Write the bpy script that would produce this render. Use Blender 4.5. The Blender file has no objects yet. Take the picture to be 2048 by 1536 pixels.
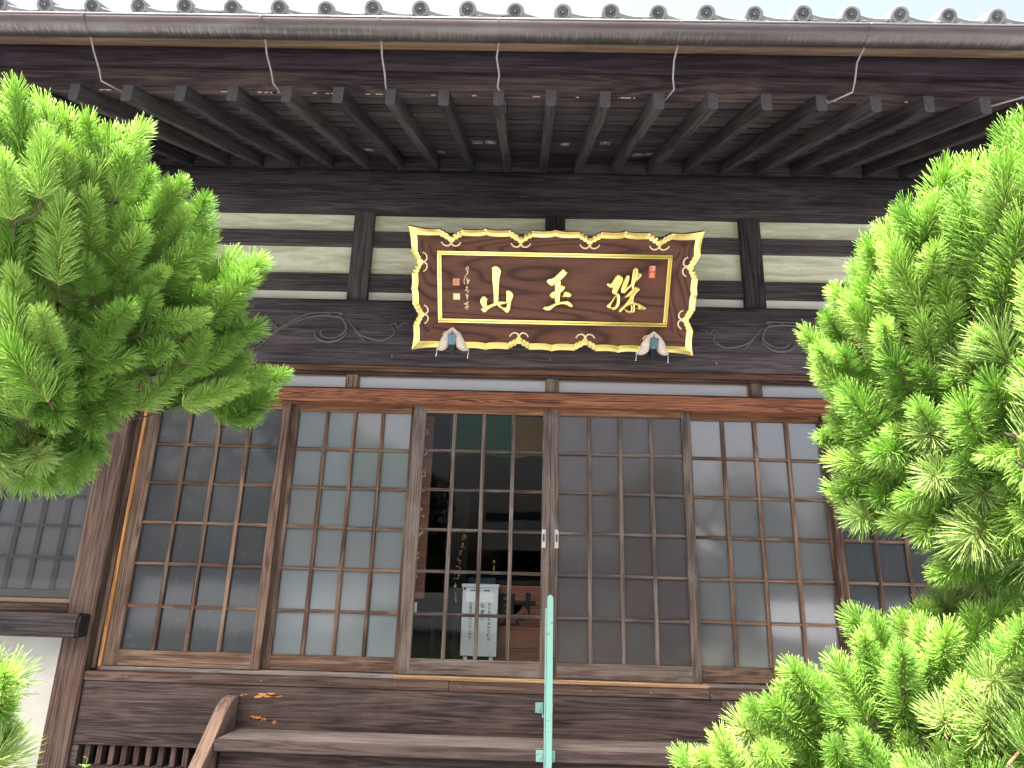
import bpy, bmesh, math, random
from mathutils import Vector, Matrix
random.seed(7)
SC = bpy.context.scene
COL = SC.collection
R = math.radians
PI = math.pi

# ---------------------------------------------------------------- camera
cam = bpy.data.cameras.new('camera'); cam.lens = 1360 / 2048 * 36; cam.sensor_width = 36
cam.clip_start = 0.05; cam.clip_end = 600
cob = bpy.data.objects.new('camera', cam); COL.objects.link(cob)
_p, _y, _r = .28563, -.019, .0284
fwd = Vector((math.sin(_y) * math.cos(_p), math.cos(_y) * math.cos(_p), math.sin(_p)))
rgt = Vector((math.cos(_y), -math.sin(_y), 0)); up = rgt.cross(fwd)
r2 = rgt * math.cos(_r) + up * math.sin(_r); u2 = up * math.cos(_r) - rgt * math.sin(_r)
mt = Matrix((r2, u2, -fwd)).transposed().to_4x4(); mt.translation = (-.19648, -4.61498, 1.63241)
cob.matrix_world = mt
SC.camera = cob

# ---------------------------------------------------------------- sky, sun, exposure
SUN_EL, SUN_ROT = R(65), R(220)
w = bpy.data.worlds.new("World"); SC.world = w; w.use_nodes = True
nt = w.node_tree; nt.nodes.clear()
sky = nt.nodes.new('ShaderNodeTexSky'); sky.sky_type = 'NISHITA'; sky.sun_disc = False
sky.sun_elevation = SUN_EL; sky.sun_rotation = SUN_ROT
sky.air_density = .7; sky.dust_density = 10.0; sky.ozone_density = 0.0
bg = nt.nodes.new('ShaderNodeBackground'); bg.inputs['Strength'].default_value = .15
wo = nt.nodes.new('ShaderNodeOutputWorld')
nt.links.new(sky.outputs[0], bg.inputs[0]); nt.links.new(bg.outputs[0], wo.inputs[0])
sl = bpy.data.lights.new('sun', 'SUN'); sl.energy = 4.6; sl.angle = R(.5); sl.color = (1, .985, .96)
so = bpy.data.objects.new('sun', sl); COL.objects.link(so)
to_sun = Vector((math.sin(SUN_ROT) * math.cos(SUN_EL), math.cos(SUN_ROT) * math.cos(SUN_EL), math.sin(SUN_EL)))
so.rotation_euler = to_sun.to_track_quat('Z', 'Y').to_euler(); so.location = to_sun * 20
SC.view_settings.view_transform = 'Standard'; SC.view_settings.look = 'None'
SC.view_settings.gamma = 1; SC.view_settings.use_curve_mapping = False
SC.view_settings.exposure = 2.25

# ---------------------------------------------------------------- helpers
def tag(o, label=None, cat=None, group=None, kind=None):
    if label: o['label'] = label
    if cat: o['category'] = cat
    if group: o['group'] = group
    if kind: o['kind'] = kind
    return o

def empty(name, loc, label, cat, group=None):
    o = bpy.data.objects.new(name, None); COL.objects.link(o); o.location = loc
    o.empty_display_size = .1
    return tag(o, label, cat, group)

def wloc(o):
    v = Vector((0, 0, 0))
    while o: v += o.location; o = o.parent
    return v

def link(o, parent=None):
    COL.objects.link(o)
    if parent:
        o.parent = parent
    return o

class MB:
    """collects shapes in world coordinates and links them as one mesh object"""
    def __init__(s): s.bm = bmesh.new()
    def box(s, x0, x1, y0, y1, z0, z1, bev=0.0, mi=0):
        b = bmesh.new()
        vs = [b.verts.new((x, y, z)) for x in (x0, x1) for y in (y0, y1) for z in (z0, z1)]
        for f in ((0, 1, 3, 2), (4, 6, 7, 5), (0, 4, 5, 1), (2, 3, 7, 6), (0, 2, 6, 4), (1, 5, 7, 3)):
            b.faces.new([vs[i] for i in f])
        if bev: bmesh.ops.bevel(b, geom=b.edges[:], offset=bev, segments=1, affect='EDGES')
        s.add(b, mi); return s
    def prism(s, pts, axis, a0, a1, bev=0.0, mi=0):
        """polygon (2D) pushed along an axis; pts are (y,z) for X, (x,z) for Y, (x,y) for Z"""
        b = bmesh.new()
        def mk(a, p):
            return (a, p[0], p[1]) if axis == 'X' else ((p[0], a, p[1]) if axis == 'Y' else (p[0], p[1], a))
        A = [b.verts.new(mk(a0, p)) for p in pts]; B = [b.verts.new(mk(a1, p)) for p in pts]
        n = len(pts); b.faces.new(A); b.faces.new(B[::-1])
        for i in range(n): b.faces.new((A[i], B[i], B[(i + 1) % n], A[(i + 1) % n]))
        bmesh.ops.recalc_face_normals(b, faces=b.faces[:])
        if bev: bmesh.ops.bevel(b, geom=b.edges[:], offset=bev, segments=1, affect='EDGES')
        s.add(b, mi); return s
    def tube(s, pts, rad, n=6, mi=0, cap=True, flat=None):
        pts = [Vector(p) for p in pts]
        if not hasattr(rad, '__len__'): rad = [rad] * len(pts)
        b = bmesh.new(); rings = []; prev = None
        for i, p in enumerate(pts):
            t = (pts[min(i + 1, len(pts) - 1)] - pts[max(i - 1, 0)])
            if t.length < 1e-9: t = Vector((0, 0, 1))
            t.normalize()
            if prev is None:
                a = Vector((0, 0, 1)) if abs(t.z) < .9 else Vector((1, 0, 0))
                u = t.cross(a).normalized()
            else:
                u = (prev - t * prev.dot(t)).normalized()
            prev = u; v = t.cross(u)
            rings.append([b.verts.new(p + (u * math.cos(2 * PI * k / n) + v * math.sin(2 * PI * k / n)) * rad[i]) for k in range(n)])
        for A, B in zip(rings, rings[1:]):
            for k in range(n): b.faces.new((A[k], A[(k + 1) % n], B[(k + 1) % n], B[k]))
        if cap: b.faces.new(rings[0][::-1]); b.faces.new(rings[-1])
        for f in b.faces: f.smooth = True
        s.add(b, mi); return s
    def grid(s, rows, mi=0, smooth=False, close=False):
        b = bmesh.new(); V = [[b.verts.new(p) for p in r] for r in rows]
        for A, B in zip(V, V[1:]):
            m = len(A)
            for k in range(m if close else m - 1): b.faces.new((A[k], A[(k + 1) % m], B[(k + 1) % m], B[k]))
        for f in b.faces: f.smooth = smooth
        s.add(b, mi); return s
    def add(s, b, mi=0):
        for f in b.faces: f.material_index = mi
        me = bpy.data.meshes.new('tmp'); b.to_mesh(me); b.free()
        s.bm.from_mesh(me); bpy.data.meshes.remove(me)
    def build(s, name, mat, parent=None, recalc=False, origin=None):
        if recalc: bmesh.ops.recalc_face_normals(s.bm, faces=s.bm.faces[:])
        me = bpy.data.meshes.new(name)
        off = wloc(parent) if parent else Vector((0, 0, 0))
        loc = Vector((0, 0, 0))
        if origin is not None:
            loc = Vector(origin) - off; off = Vector(origin)
        if off.length: bmesh.ops.translate(s.bm, verts=s.bm.verts[:], vec=-off)
        s.bm.to_mesh(me); s.bm.free()
        for m in (mat if isinstance(mat, (list, tuple)) else [mat]): me.materials.append(m)
        o = bpy.data.objects.new(name, me); link(o, parent); o.location = loc
        return o

def inst(src, name, loc, parent=None):
    """a further copy of a piece, sharing its mesh; loc is in world coordinates"""
    o = src.copy(); o.name = name; COL.objects.link(o)
    if parent is not None: o.parent = parent
    o.location = Vector(loc) - (wloc(o.parent) if o.parent else Vector((0, 0, 0)))
    return o

# ---------------------------------------------------------------- materials
class NT:
    def __init__(s, name):
        s.m = bpy.data.materials.new(name); s.m.use_nodes = True
        s.t = s.m.node_tree; s.b = s.t.nodes['Principled BSDF']; s.out = s.t.nodes['Material Output']
    def n(s, typ, **kw):
        nd = s.t.nodes.new(typ)
        for k, v in kw.items():
            if k in nd.inputs: nd.inputs[k].default_value = v
            else: setattr(nd, k, v)
        return nd
    def l(s, a, b): s.t.links.new(a, b)
    tilt = 0.0
    def coords(s, scale, rnd=9.0):
        tc = s.n('ShaderNodeTexCoord'); oi = s.n('ShaderNodeObjectInfo')
        mu = s.n('ShaderNodeVectorMath', operation='SCALE'); mu.inputs['Scale'].default_value = rnd
        cx = s.n('ShaderNodeCombineXYZ')
        s.l(oi.outputs['Random'], cx.inputs[0]); s.l(oi.outputs['Random'], cx.inputs[1]); s.l(oi.outputs['Random'], cx.inputs[2])
        s.l(cx.outputs[0], mu.inputs[0])
        ad = s.n('ShaderNodeVectorMath', operation='ADD'); s.l(tc.outputs['Object'], ad.inputs[0]); s.l(mu.outputs[0], ad.inputs[1])
        src = ad.outputs[0]
        if s.tilt:
            vr = s.n('ShaderNodeVectorRotate', rotation_type='X_AXIS'); vr.inputs['Angle'].default_value = s.tilt; s.l(src, vr.inputs['Vector']); src = vr.outputs[0]
        mp = s.n('ShaderNodeMapping'); mp.inputs['Scale'].default_value = scale; s.l(src, mp.inputs['Vector'])
        return mp.outputs[0], ad.outputs[0], oi
    def noise(s, vec, scale, detail=3, rough=.55, dist=0.0):
        nd = s.n('ShaderNodeTexNoise'); nd.inputs['Scale'].default_value = scale; nd.inputs['Detail'].default_value = detail
        nd.inputs['Roughness'].default_value = rough; nd.inputs['Distortion'].default_value = dist
        s.l(vec, nd.inputs['Vector']); return nd.outputs['Fac']
    def ramp(s, fac, stops):
        nd = s.n('ShaderNodeValToRGB'); cr = nd.color_ramp
        while len(cr.elements) < len(stops): cr.elements.new(.5)
        for e, (p, c) in zip(cr.elements, stops):
            e.position = p; e.color = (*c, 1) if hasattr(c, '__len__') else (c, c, c, 1)
        s.l(fac, nd.inputs[0]); return nd.outputs[0]
    def mix(s, fac, a, b, mode='MIX'):
        nd = s.n('ShaderNodeMix', data_type='RGBA', blend_type=mode)
        for sock, v in ((nd.inputs['Factor'], fac), (nd.inputs['A'], a), (nd.inputs['B'], b)):
            pass
        ins = [i for i in nd.inputs if i.type == 'RGBA']
        fi = nd.inputs[0]
        for sock, v in ((fi, fac), (ins[0], a), (ins[1], b)):
            if isinstance(v, bpy.types.NodeSocket): s.l(v, sock)
            elif hasattr(v, '__len__'): sock.default_value = (*v, 1)
            else: sock.default_value = v
        return [o for o in nd.outputs if o.type == 'RGBA'][0]
    def math(s, op, a, b=0.0, clamp=False):
        nd = s.n('ShaderNodeMath', operation=op, use_clamp=clamp)
        for i, v in enumerate((a, b)):
            if isinstance(v, bpy.types.NodeSocket): s.l(v, nd.inputs[i])
            else: nd.inputs[i].default_value = v
        return nd.outputs[0]
    def bump(s, h, strength, dist=.002):
        nd = s.n('ShaderNodeBump'); nd.inputs['Strength'].default_value = strength; nd.inputs['Distance'].default_value = dist
        s.l(h, nd.inputs['Height']); s.l(nd.outputs[0], s.b.inputs['Normal'])
    def set(s, **kw):
        for k, v in kw.items():
            k = k.replace('_', ' ')
            sock = s.b.inputs[k]
            if isinstance(v, bpy.types.NodeSocket): s.l(v, sock)
            elif hasattr(v, '__len__') and sock.type == 'RGBA': sock.default_value = (*v, 1)
            else: sock.default_value = v

def axes(axis, lo, hi):
    return {'X': (lo, hi, hi), 'Y': (hi, lo, hi), 'Z': (hi, hi, lo)}[axis]

def wood(name, dark, mid, light, axis, ring=1.0, rough=.75, bump=.5, weather=None, wamt=.4, cathedral=0.0, spec=.16, tilt=0.0):
    """weathered timber: long fibres, wider growth bands, blotches of wear"""
    m = NT(name); m.tilt = tilt
    v1, raw, oi = m.coords(axes(axis, 3.5, 230))
    fib = m.noise(v1, 1, 5, .65, .2)
    v2, _, _ = m.coords(axes(axis, .7, 24 * ring))
    band = m.noise(v2, 1, 3, .5, .8)
    bs = m.math('SINE', m.math('MULTIPLY', band, 40 + 30 * cathedral))
    bs = m.math('MULTIPLY_ADD', bs, .5); 
    bs.node.inputs[2].default_value = .5
    v3, _, _ = m.coords(axes(axis, 1.1, 3.2))
    blo = m.noise(v3, 1, 4, .6)
    v4, _, _ = m.coords(axes(axis, 9, 420))
    fine = m.noise(v4, 1, 2, .6)
    f = m.math('ADD', m.math('MULTIPLY', fib, .55), m.math('MULTIPLY', bs, .16 + .22 * cathedral))
    f = m.math('ADD', f, m.math('MULTIPLY', blo, .38))
    rv = m.math('MULTIPLY_ADD', oi.outputs['Random'], .15); rv.node.inputs[2].default_value = -.045
    f = m.math('ADD', f, rv)
    col = m.ramp(f, [(.40, dark), (.55, mid), (.72, light)])
    if weather:
        wf = m.ramp(m.noise(v3, 2.3, 5, .7, .4), [(.5, 0.0), (.72, 1.0)])
        col = m.mix(m.math('MULTIPLY', wf, wamt), col, weather)
    # dark checks running with the grain
    ck = m.ramp(m.noise(v1, .55, 3, .7), [(.0, 1.0), (.30, 1.0), (.36, 0.0)])
    col = m.mix(m.math('MULTIPLY', ck, .7), col, tuple(c * .35 for c in dark))
    m.set(Base_Color=col, Roughness=rough, Specular_IOR_Level=spec)
    h = m.math('ADD', m.math('MULTIPLY', fib, .7), m.math('MULTIPLY', fine, .35))
    h = m.math('SUBTRACT', h, m.math('MULTIPLY', ck, .8))
    m.bump(h, bump, .004)
    return m.m

def plain(name, col, rough=.5, metal=0.0, spec=.5, var=.12, scale=6, bump=0.0, bscale=60):
    m = NT(name)
    v, raw, oi = m.coords((1, 1, 1))
    nz = m.noise(v, scale, 5, .6)
    c = m.mix(nz, tuple(x * (1 - var * 2) for x in col), tuple(min(1, x * (1 + var)) for x in col))
    m.set(Base_Color=c, Roughness=rough, Metallic=metal, Specular_IOR_Level=spec)
    if bump: m.bump(m.noise(v, bscale, 4, .6), bump, .003)
    return m.m

M = {}
for ax in 'XYZ':
    M['eave' + ax] = wood('dark_eave_timber_' + ax, (.018, .014, .0165), (.044, .035, .040), (.098, .079, .080), ax, weather=(.13, .11, .085), wamt=.25, bump=.8)
    M['door' + ax] = wood('weathered_door_timber_' + ax, (.020, .012, .009), (.062, .038, .027), (.16, .106, .076), ax, weather=(.24, .19, .155), wamt=.34, bump=.7)
    M['warm' + ax] = wood('warm_lattice_timber_' + ax, (.022, .013, .009), (.070, .040, .026), (.18, .115, .079), ax, weather=(.27, .20, .15), wamt=.35, bump=.7)
    M['grey' + ax] = wood('grey_worn_lattice_timber_' + ax, (.020, .015, .012), (.056, .041, .033), (.13, .100, .083), ax, weather=(.24, .21, .19), wamt=.4, bump=.7)
    M['post' + ax] = wood('dark_brown_timber_' + ax, (.016, .010, .009), (.048, .028, .022), (.11, .072, .055), ax, weather=(.15, .13, .12), wamt=.25, bump=.8)
M['fasciaX'] = wood('red_brown_fascia_timber', (.016, .011, .013), (.038, .025, .029), (.098, .068, .066), 'X', weather=(.20, .14, .11), wamt=.30, ring=.6, bump=1.0)
M['fascia2X'] = wood('violet_brown_fascia_timber', (.016, .011, .016), (.034, .023, .032), (.065, .046, .056), 'X', weather=(.11, .085, .075), wamt=.2, ring=.6, bump=.8)
M['dripX'] = wood('pale_drip_board_timber', (.06, .04, .028), (.16, .10, .065), (.27, .17, .11), 'X', ring=1.8, bump=.5)
M['lintelX'] = wood('red_lintel_timber', (.026, .009, .006), (.095, .034, .018), (.25, .10, .050), 'X', ring=1.6, cathedral=1.0, bump=.6, rough=.6)
M['railX'] = wood('orange_rail_timber', (.045, .020, .011), (.13, .060, .032), (.26, .14, .078), 'X', bump=.5)
M['trimX'] = wood('reddish_trim_timber', (.04, .018, .012), (.10, .048, .030), (.20, .11, .07), 'X', bump=.6)
M['sillX'] = wood('pale_worn_sill_timber', (.12, .07, .035), (.30, .19, .10), (.50, .36, .22), 'X', bump=.6)
M['skirtX'] = wood('weathered_skirt_board_timber', (.017, .012, .011), (.044, .031, .028), (.092, .068, .060), 'X', weather=(.15, .10, .08), wamt=.30, ring=.6, bump=.7)
M['treadX'] = wood('grey_tread_timber', (.055, .046, .042), (.135, .116, .104), (.24, .21, .19), 'X', weather=(.30, .26, .23), wamt=.4, bump=.6)
M['orangeZ'] = wood('orange_jamb_timber', (.14, .06, .02), (.36, .17, .06), (.52, .30, .13), 'Z', bump=.5)
M['stringY'] = wood('stringer_timber', (.06, .038, .027), (.15, .10, .075), (.26, .19, .15), 'Y', weather=(.34, .2, .13), wamt=.3, bump=.7, tilt=-math.atan(1.05))
M['rafter'] = wood('rafter_timber', (.015, .013, .015), (.037, .031, .034), (.078, .066, .066), 'Y', weather=(.13, .11, .085), wamt=.25, bump=.8, tilt=-math.atan(.437))
M['log'] = wood('black_log_timber', (.010, .008, .008), (.024, .019, .020), (.055, .045, .044), 'X', bump=1.0)
M['carve'] = plain('highlit_carving_timber', (.095, .082, .082), rough=.6, var=.35, scale=30, bump=.3)  # grey-brown scroll timber, with the carving's highlights lifted into its colour
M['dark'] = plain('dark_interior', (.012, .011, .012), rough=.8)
M['endgrain'] = plain('rafter_end_grain', (.040, .036, .037), rough=.9, var=.4, scale=60, bump=.6, bscale=120)

def plaster_mat():
    m = NT('stained_cream_plaster')
    v, raw, oi = m.coords((1.6, 3, 9), 5)
    a = m.noise(v, 1.2, 7, .68, 1.2)
    v2, _, _ = m.coords((2, 3, 28), 5)
    b = m.noise(v2, 1, 6, .7, .6)
    st = m.ramp(m.math('MULTIPLY', m.math('ADD', a, b), .5), [(.44, 0.0), (.58, 1.0)])
    sx = m.n('ShaderNodeSeparateXYZ'); m.l(raw, sx.inputs[0])
    col = m.mix(m.math('MULTIPLY', st, .62), (.70, .70, .53), (.37, .33, .20))
    sp = m.ramp(m.noise(raw, 55, 3, .7), [(.62, 0.0), (.70, 1.0)])
    col = m.mix(m.math('MULTIPLY', sp, .25), col, (.15, .13, .08))
    m.set(Base_Color=col, Roughness=.9, Specular_IOR_Level=.2); m.bump(m.noise(raw, 70, 4), .25, .002)
    return m.m
M['plaster'] = plaster_mat()
M['plaster_white'] = plain('white_plaster', (.70, .69, .60), rough=.9, var=.1, scale=3, bump=.2, bscale=90)
M['plaster_rough'] = plain('rough_white_render', (.40, .40, .35), rough=.95, var=.14, scale=5, bump=.9, bscale=45)

def frosted(name, col, rough, trans=.2, coat=1.0, clear=0.0, tint=(1, 1, 1), ior=1.5):
    """obscured glass: milky body, shiny face; part of the light goes through"""
    m = NT(name)
    v, raw, oi = m.coords((1, 1, 1))
    nz = m.noise(v, 2.2, 4, .6)
    c = m.mix(nz, tuple(x * .82 for x in col), tuple(x * 1.15 for x in col))
    c = m.mix(m.math('MULTIPLY', oi.outputs['Random'], .55), c, (col[0] * .95, col[1] * .70, col[2] * .62))   # panes of different age
    sm = m.ramp(m.noise(raw, 26, 5, .7), [(.60, 0.0), (.72, 1.0)])
    c = m.mix(m.math('MULTIPLY', sm, .22), c, (.30, .29, .27))
    m.set(Base_Color=c, Roughness=.35, Specular_IOR_Level=.3, Coat_Weight=coat, Coat_Roughness=rough, Coat_IOR=ior)
    wav = m.noise(raw, 3.5, 2, .5)
    bp = m.n('ShaderNodeBump'); bp.inputs['Strength'].default_value = .05; bp.inputs['Distance'].default_value = .01
    m.l(wav, bp.inputs['Height']); m.l(bp.outputs[0], m.b.inputs['Coat Normal'])
    tr = m.n('ShaderNodeBsdfTranslucent'); tr.inputs['Color'].default_value = (*[min(1, x * 2.2) for x in col], 1)
    ms = m.n('ShaderNodeMixShader'); ms.inputs[0].default_value = trans
    m.l(m.b.outputs[0], ms.inputs[1]); m.l(tr.outputs[0], ms.inputs[2])
    last = ms.outputs[0]
    if clear:
        tp = m.n('ShaderNodeBsdfTransparent'); tp.inputs['Color'].default_value = (*tint, 1)
        m2 = m.n('ShaderNodeMixShader'); m2.inputs[0].default_value = clear
        m.l(last, m2.inputs[1]); m.l(tp.outputs[0], m2.inputs[2]); last = m2.outputs[0]
    m.l(last, m.out.inputs['Surface'])
    return m.m
M['glass_smoke'] = frosted('smoky_frosted_glass', (.028, .036, .042), .06)
M['glass_milk'] = frosted('milky_frosted_glass', (.135, .165, .180), .12, trans=.3, ior=1.75)
M['glass_pale'] = frosted('pale_frosted_glass', (.110, .122, .128), .07, trans=.3, ior=2.3)
M['glass_dim'] = frosted('dim_frosted_glass', (.070, .068, .072), .08, clear=.34, tint=(1, .9, .88))
M['glass_transom'] = frosted('transom_frosted_glass', (.30, .32, .34), .15)
M['window_glass'] = frosted('side_window_glass', (.05, .055, .06), .04, clear=.72)
M['glass_shoji'] = frosted('window_glass_dark', (.07, .075, .08), .05)

def clear_glass():
    m = NT('clear_glass')
    m.t.nodes.remove(m.b)
    tp = m.n('ShaderNodeBsdfTransparent'); tp.inputs['Color'].default_value = (.93, .95, .94, 1)
    gl = m.n('ShaderNodeBsdfGlossy'); gl.inputs['Roughness'].default_value = .01
    fr = m.n('ShaderNodeFresnel'); fr.inputs['IOR'].default_value = 1.2
    ms = m.n('ShaderNodeMixShader'); m.l(fr.outputs[0], ms.inputs[0]); m.l(tp.outputs[0], ms.inputs[1]); m.l(gl.outputs[0], ms.inputs[2])
    m.l(ms.outputs[0], m.out.inputs['Surface']); return m.m
M['glass_clear'] = clear_glass()

def gutter_mat():
    m = NT('copper_gutter_patina')
    v, raw, oi = m.coords((.8, 6, 6), 0)
    a = m.noise(v, 2, 4, .6)
    v2, _, _ = m.coords((95, 8, 8), 0)
    st = m.noise(v2, 1, 3, .6, .8)
    sx = m.n('ShaderNodeSeparateXYZ'); m.l(raw, sx.inputs[0])
    col = m.ramp(a, [(.3, (.070, .056, .060)), (.55, (.118, .094, .095)), (.75, (.15, .145, .15))])
    # dried drip marks, only low on the belly of the gutter
    lo = m.n('ShaderNodeMapRange'); m.l(sx.outputs[2], lo.inputs[0])
    lo.inputs[1].default_value = 4.222; lo.inputs[2].default_value = 4.245; lo.inputs[3].default_value = 1; lo.inputs[4].default_value = 0
    dr = m.ramp(st, [(.50, 0.0), (.60, 1.0)])
    big = m.ramp(m.noise(v, .9, 2), [(.30, 0.0), (.5, 1.0)])
    k = m.math('MULTIPLY', m.math('MULTIPLY', lo.outputs[0], dr), m.math('MULTIPLY', big, .6))
    col = m.mix(k, col, (.24, .26, .22))
    m.set(Base_Color=col, Roughness=.36, Metallic=.7, Specular_IOR_Level=.5)
    return m.m
M['gutter'] = gutter_mat()
M['rim'] = plain('worn_gutter_rim', (.26, .25, .25), rough=.4, metal=.6)
M['strap'] = plain('bare_metal_strap', (.30, .27, .27), rough=.45, metal=.5, var=.3, scale=20)
M['tile'] = plain('smoked_roof_tile', (.21, .22, .225), rough=.85, spec=.2, var=.3, scale=14, bump=.25, bscale=90)
M['tile_dark'] = plain('tile_recess', (.10, .104, .108), rough=.8, var=.3, scale=30)

def gold_mat(name, col, metal, rough):
    m = NT(name); v, raw, oi = m.coords((1, 1, 1))
    nz = m.noise(raw, 9, 4)
    m.set(Base_Color=m.mix(nz, tuple(x * .85 for x in col), col), Metallic=metal, Roughness=rough)
    m.bump(m.noise(raw, 60, 3), .12, .002); return m.m
M['gold'] = gold_mat('gold_leaf', (.95, .74, .26), 1.0, .24)
M['gold_paint'] = gold_mat('pale_gold_paint', (.85, .68, .42), .3, .45)
M['seal'] = plain('orange_seal_paint', (.55, .17, .06), rough=.6)
M['seal_red'] = plain('red_seal_paint', (.55, .05, .02), rough=.6)

def board_mat(name, axis):
    m = NT(name)
    v, raw, oi = m.coords(axes(axis, .42, 3.4), 3)
    a = m.noise(v, 1.0, 1.5, .4, .25)
    rings = m.math('SINE', m.math('MULTIPLY', a, 105))
    r = m.ramp(m.math('MULTIPLY_ADD', rings, .5), [(.0, (.040, .014, .009)), (.18, (.098, .036, .021)), (1.0, (.130, .052, .031))])
    r.node.inputs[0].links[0].from_node.inputs[2].default_value = .5
    v2, _, _ = m.coords(axes(axis, 6, 300), 3); f = m.noise(v2, 1, 3)
    col = m.mix(m.math('MULTIPLY', m.ramp(f, [(.4, 0.0), (.62, 1.0)]), .5), r, (.055, .021, .013))
    m.set(Base_Color=col, Roughness=.5, Specular_IOR_Level=.22); m.bump(f, .2, .001); return m.m
M['boardX'] = board_mat('keyaki_board_grain', 'X')
M['boardZ'] = board_mat('keyaki_side_grain', 'Z')

def handrail_mat():
    m = NT('mint_green_paint'); v, raw, oi = m.coords((1, 1, 1))
    ch = m.ramp(m.noise(raw, 42, 4, .65), [(.63, 0.0), (.66, 1.0)])
    gr = m.ramp(m.noise(raw, 7, 5, .7), [(.45, 0.0), (.75, 1.0)])
    base_ = m.mix(m.math('MULTIPLY', gr, .35), (.155, .335, .285), (.17, .29, .235))
    col = m.mix(ch, base_, (.11, .075, .05))
    m.set(Base_Color=col, Roughness=.4); m.bump(m.noise(raw, 25, 3), .1, .002); return m.m
M['mint'] = handrail_mat()
M['white_metal'] = plain('white_enamel', (.66, .70, .72), rough=.4, var=.03)
M['paper'] = plain('white_paper', (.86, .88, .88), rough=.8, var=.02)
M['ink'] = plain('black_ink', (.015, .015, .017), rough=.7)
M['iron'] = plain('black_iron', (.012, .014, .018), rough=.35, metal=.6)
M['iron_blue'] = plain('bluish_iron_plate', (.10, .17, .20), rough=.3, metal=.4, var=.3, scale=25)
M['box_wood'] = wood('red_offering_box_timber', (.14, .055, .035), (.23, .095, .065), (.32, .15, .105), 'X', bump=.2, rough=.5)
M['bronze'] = plain('bronze_window_frame', (.17, .12, .075), rough=.4, metal=.3)
M['alu_dark'] = plain('dark_window_frame', (.03, .03, .033), rough=.4)
M['pale_steel'] = plain('pale_steel_pull', (.42, .41, .35), rough=.4, metal=.4)

def cloth(name, col, bump=.2):
    m = NT(name); v, raw, oi = m.coords((1, 1, 1)); n_ = m.noise(raw, 9, 4)
    m.set(Base_Color=m.mix(n_, tuple(x * .75 for x in col), col), Roughness=.9, Specular_IOR_Level=.1)
    m.bump(m.noise(raw, 400, 2), bump, .001); return m.m
M['cl_purple'] = cloth('purple_cloth', (.02, .013, .045)); M['cl_green'] = cloth('green_cloth', (.010, .095, .05))
M['cl_yellow'] = cloth('ochre_cloth', (.24, .13, .02)); M['cl_red'] = cloth('red_cloth', (.30, .03, .02)); M['cl_white'] = cloth('white_cloth', (.6, .6, .56))
def brocade():
    m = NT('speckled_brocade'); v, raw, oi = m.coords((1, 1, 1))
    wv = m.n('ShaderNodeTexVoronoi'); wv.inputs['Scale'].default_value = 130; m.l(raw, wv.inputs['Vector'])
    f = m.ramp(wv.outputs['Distance'], [(.25, 0.0), (.42, 1.0)])
    col = m.mix(f, (.80, .76, .72), (.52, .42, .36)); n2 = m.ramp(m.noise(raw, 22, 3), [(.5, 0.0), (.6, 1.0)])
    col = m.mix(m.math('MULTIPLY', n2, .35), col, (.66, .50, .38))
    m.set(Base_Color=col, Roughness=.8, Specular_IOR_Level=.2); m.bump(wv.outputs['Distance'], .5, .002); return m.m
M['brocade'] = brocade()

def gravel_mat():
    m = NT('pale_gravel_ground'); v, raw, oi = m.coords((1, 1, 1), 0)
    vo = m.n('ShaderNodeTexVoronoi'); vo.inputs['Scale'].default_value = 40; m.l(raw, vo.inputs['Vector'])
    col = m.mix(vo.outputs['Color'], (.18, .193, .208), (.29, .31, .33)); col = m.mix(m.noise(raw, .6, 4), col, (.195, .205, .22))
    m.set(Base_Color=col, Roughness=.95); m.bump(vo.outputs['Distance'], .6, .02); return m.m
M['gravel'] = gravel_mat()
M['dim_sheet'] = plain('dark_green_dimming_sheet', (.045, .060, .030), rough=.95, var=.4, scale=1.5)  # for the added sheet that darkens the ground mirrored in the doors

def needle_mat(name, dk, lt, transl=.35, sheen=.35):
    m = NT(name)
    at = m.n('ShaderNodeAttribute', attribute_name='tone'); oi = m.n('ShaderNodeObjectInfo')
    f = m.math('ADD', m.math('MULTIPLY', at.outputs['Fac'], .75), m.math('MULTIPLY', oi.outputs['Random'], .35), True)
    col = m.mix(f, dk, lt)
    m.set(Base_Color=col, Roughness=.42, Specular_IOR_Level=sheen)
    tr = m.n('ShaderNodeBsdfTranslucent'); m.l(m.mix(.5, col, lt), tr.inputs['Color'])
    ms = m.n('ShaderNodeMixShader'); ms.inputs[0].default_value = transl
    m.l(m.b.outputs[0], ms.inputs[1]); m.l(tr.outputs[0], ms.inputs[2]); m.l(ms.outputs[0], m.out.inputs['Surface'])
    return m.m
M['needle_young'] = needle_mat('young_pine_needles', (.15, .34, .045), (.62, .84, .22), .42)
M['needle_mid'] = needle_mat('green_pine_needles', (.085, .24, .038), (.48, .72, .15), .45)
M['needle_old'] = needle_mat('old_pine_needles', (.11, .24, .05), (.52, .66, .20), .36)
M['needle_dead'] = needle_mat('dead_brown_needles', (.16, .085, .035), (.36, .21, .09), .2)
M['shoot_bark'] = plain('tan_shoot_bark', (.42, .24, .10), rough=.8, var=.3, scale=60)
M['bark'] = plain('grey_pine_bark', (.085, .058, .042), rough=.95, var=.4, scale=20, bump=1.0, bscale=40)
M['leaf'] = plain('fresh_shrub_leaf', (.13, .26, .03), rough=.45, var=.25, scale=20)
M['far_leaf'] = plain('distant_foliage', (.03, .05, .03), rough=.8, var=.4, scale=2)

# ================================================================ GROUND
g = MB(); g.grid([[(-120, -140, 0), (120, -140, 0)], [(-120, 120, 0), (120, 120, 0)]])
tag(g.build('ground', M['gravel'], recalc=True), kind='structure')

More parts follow.
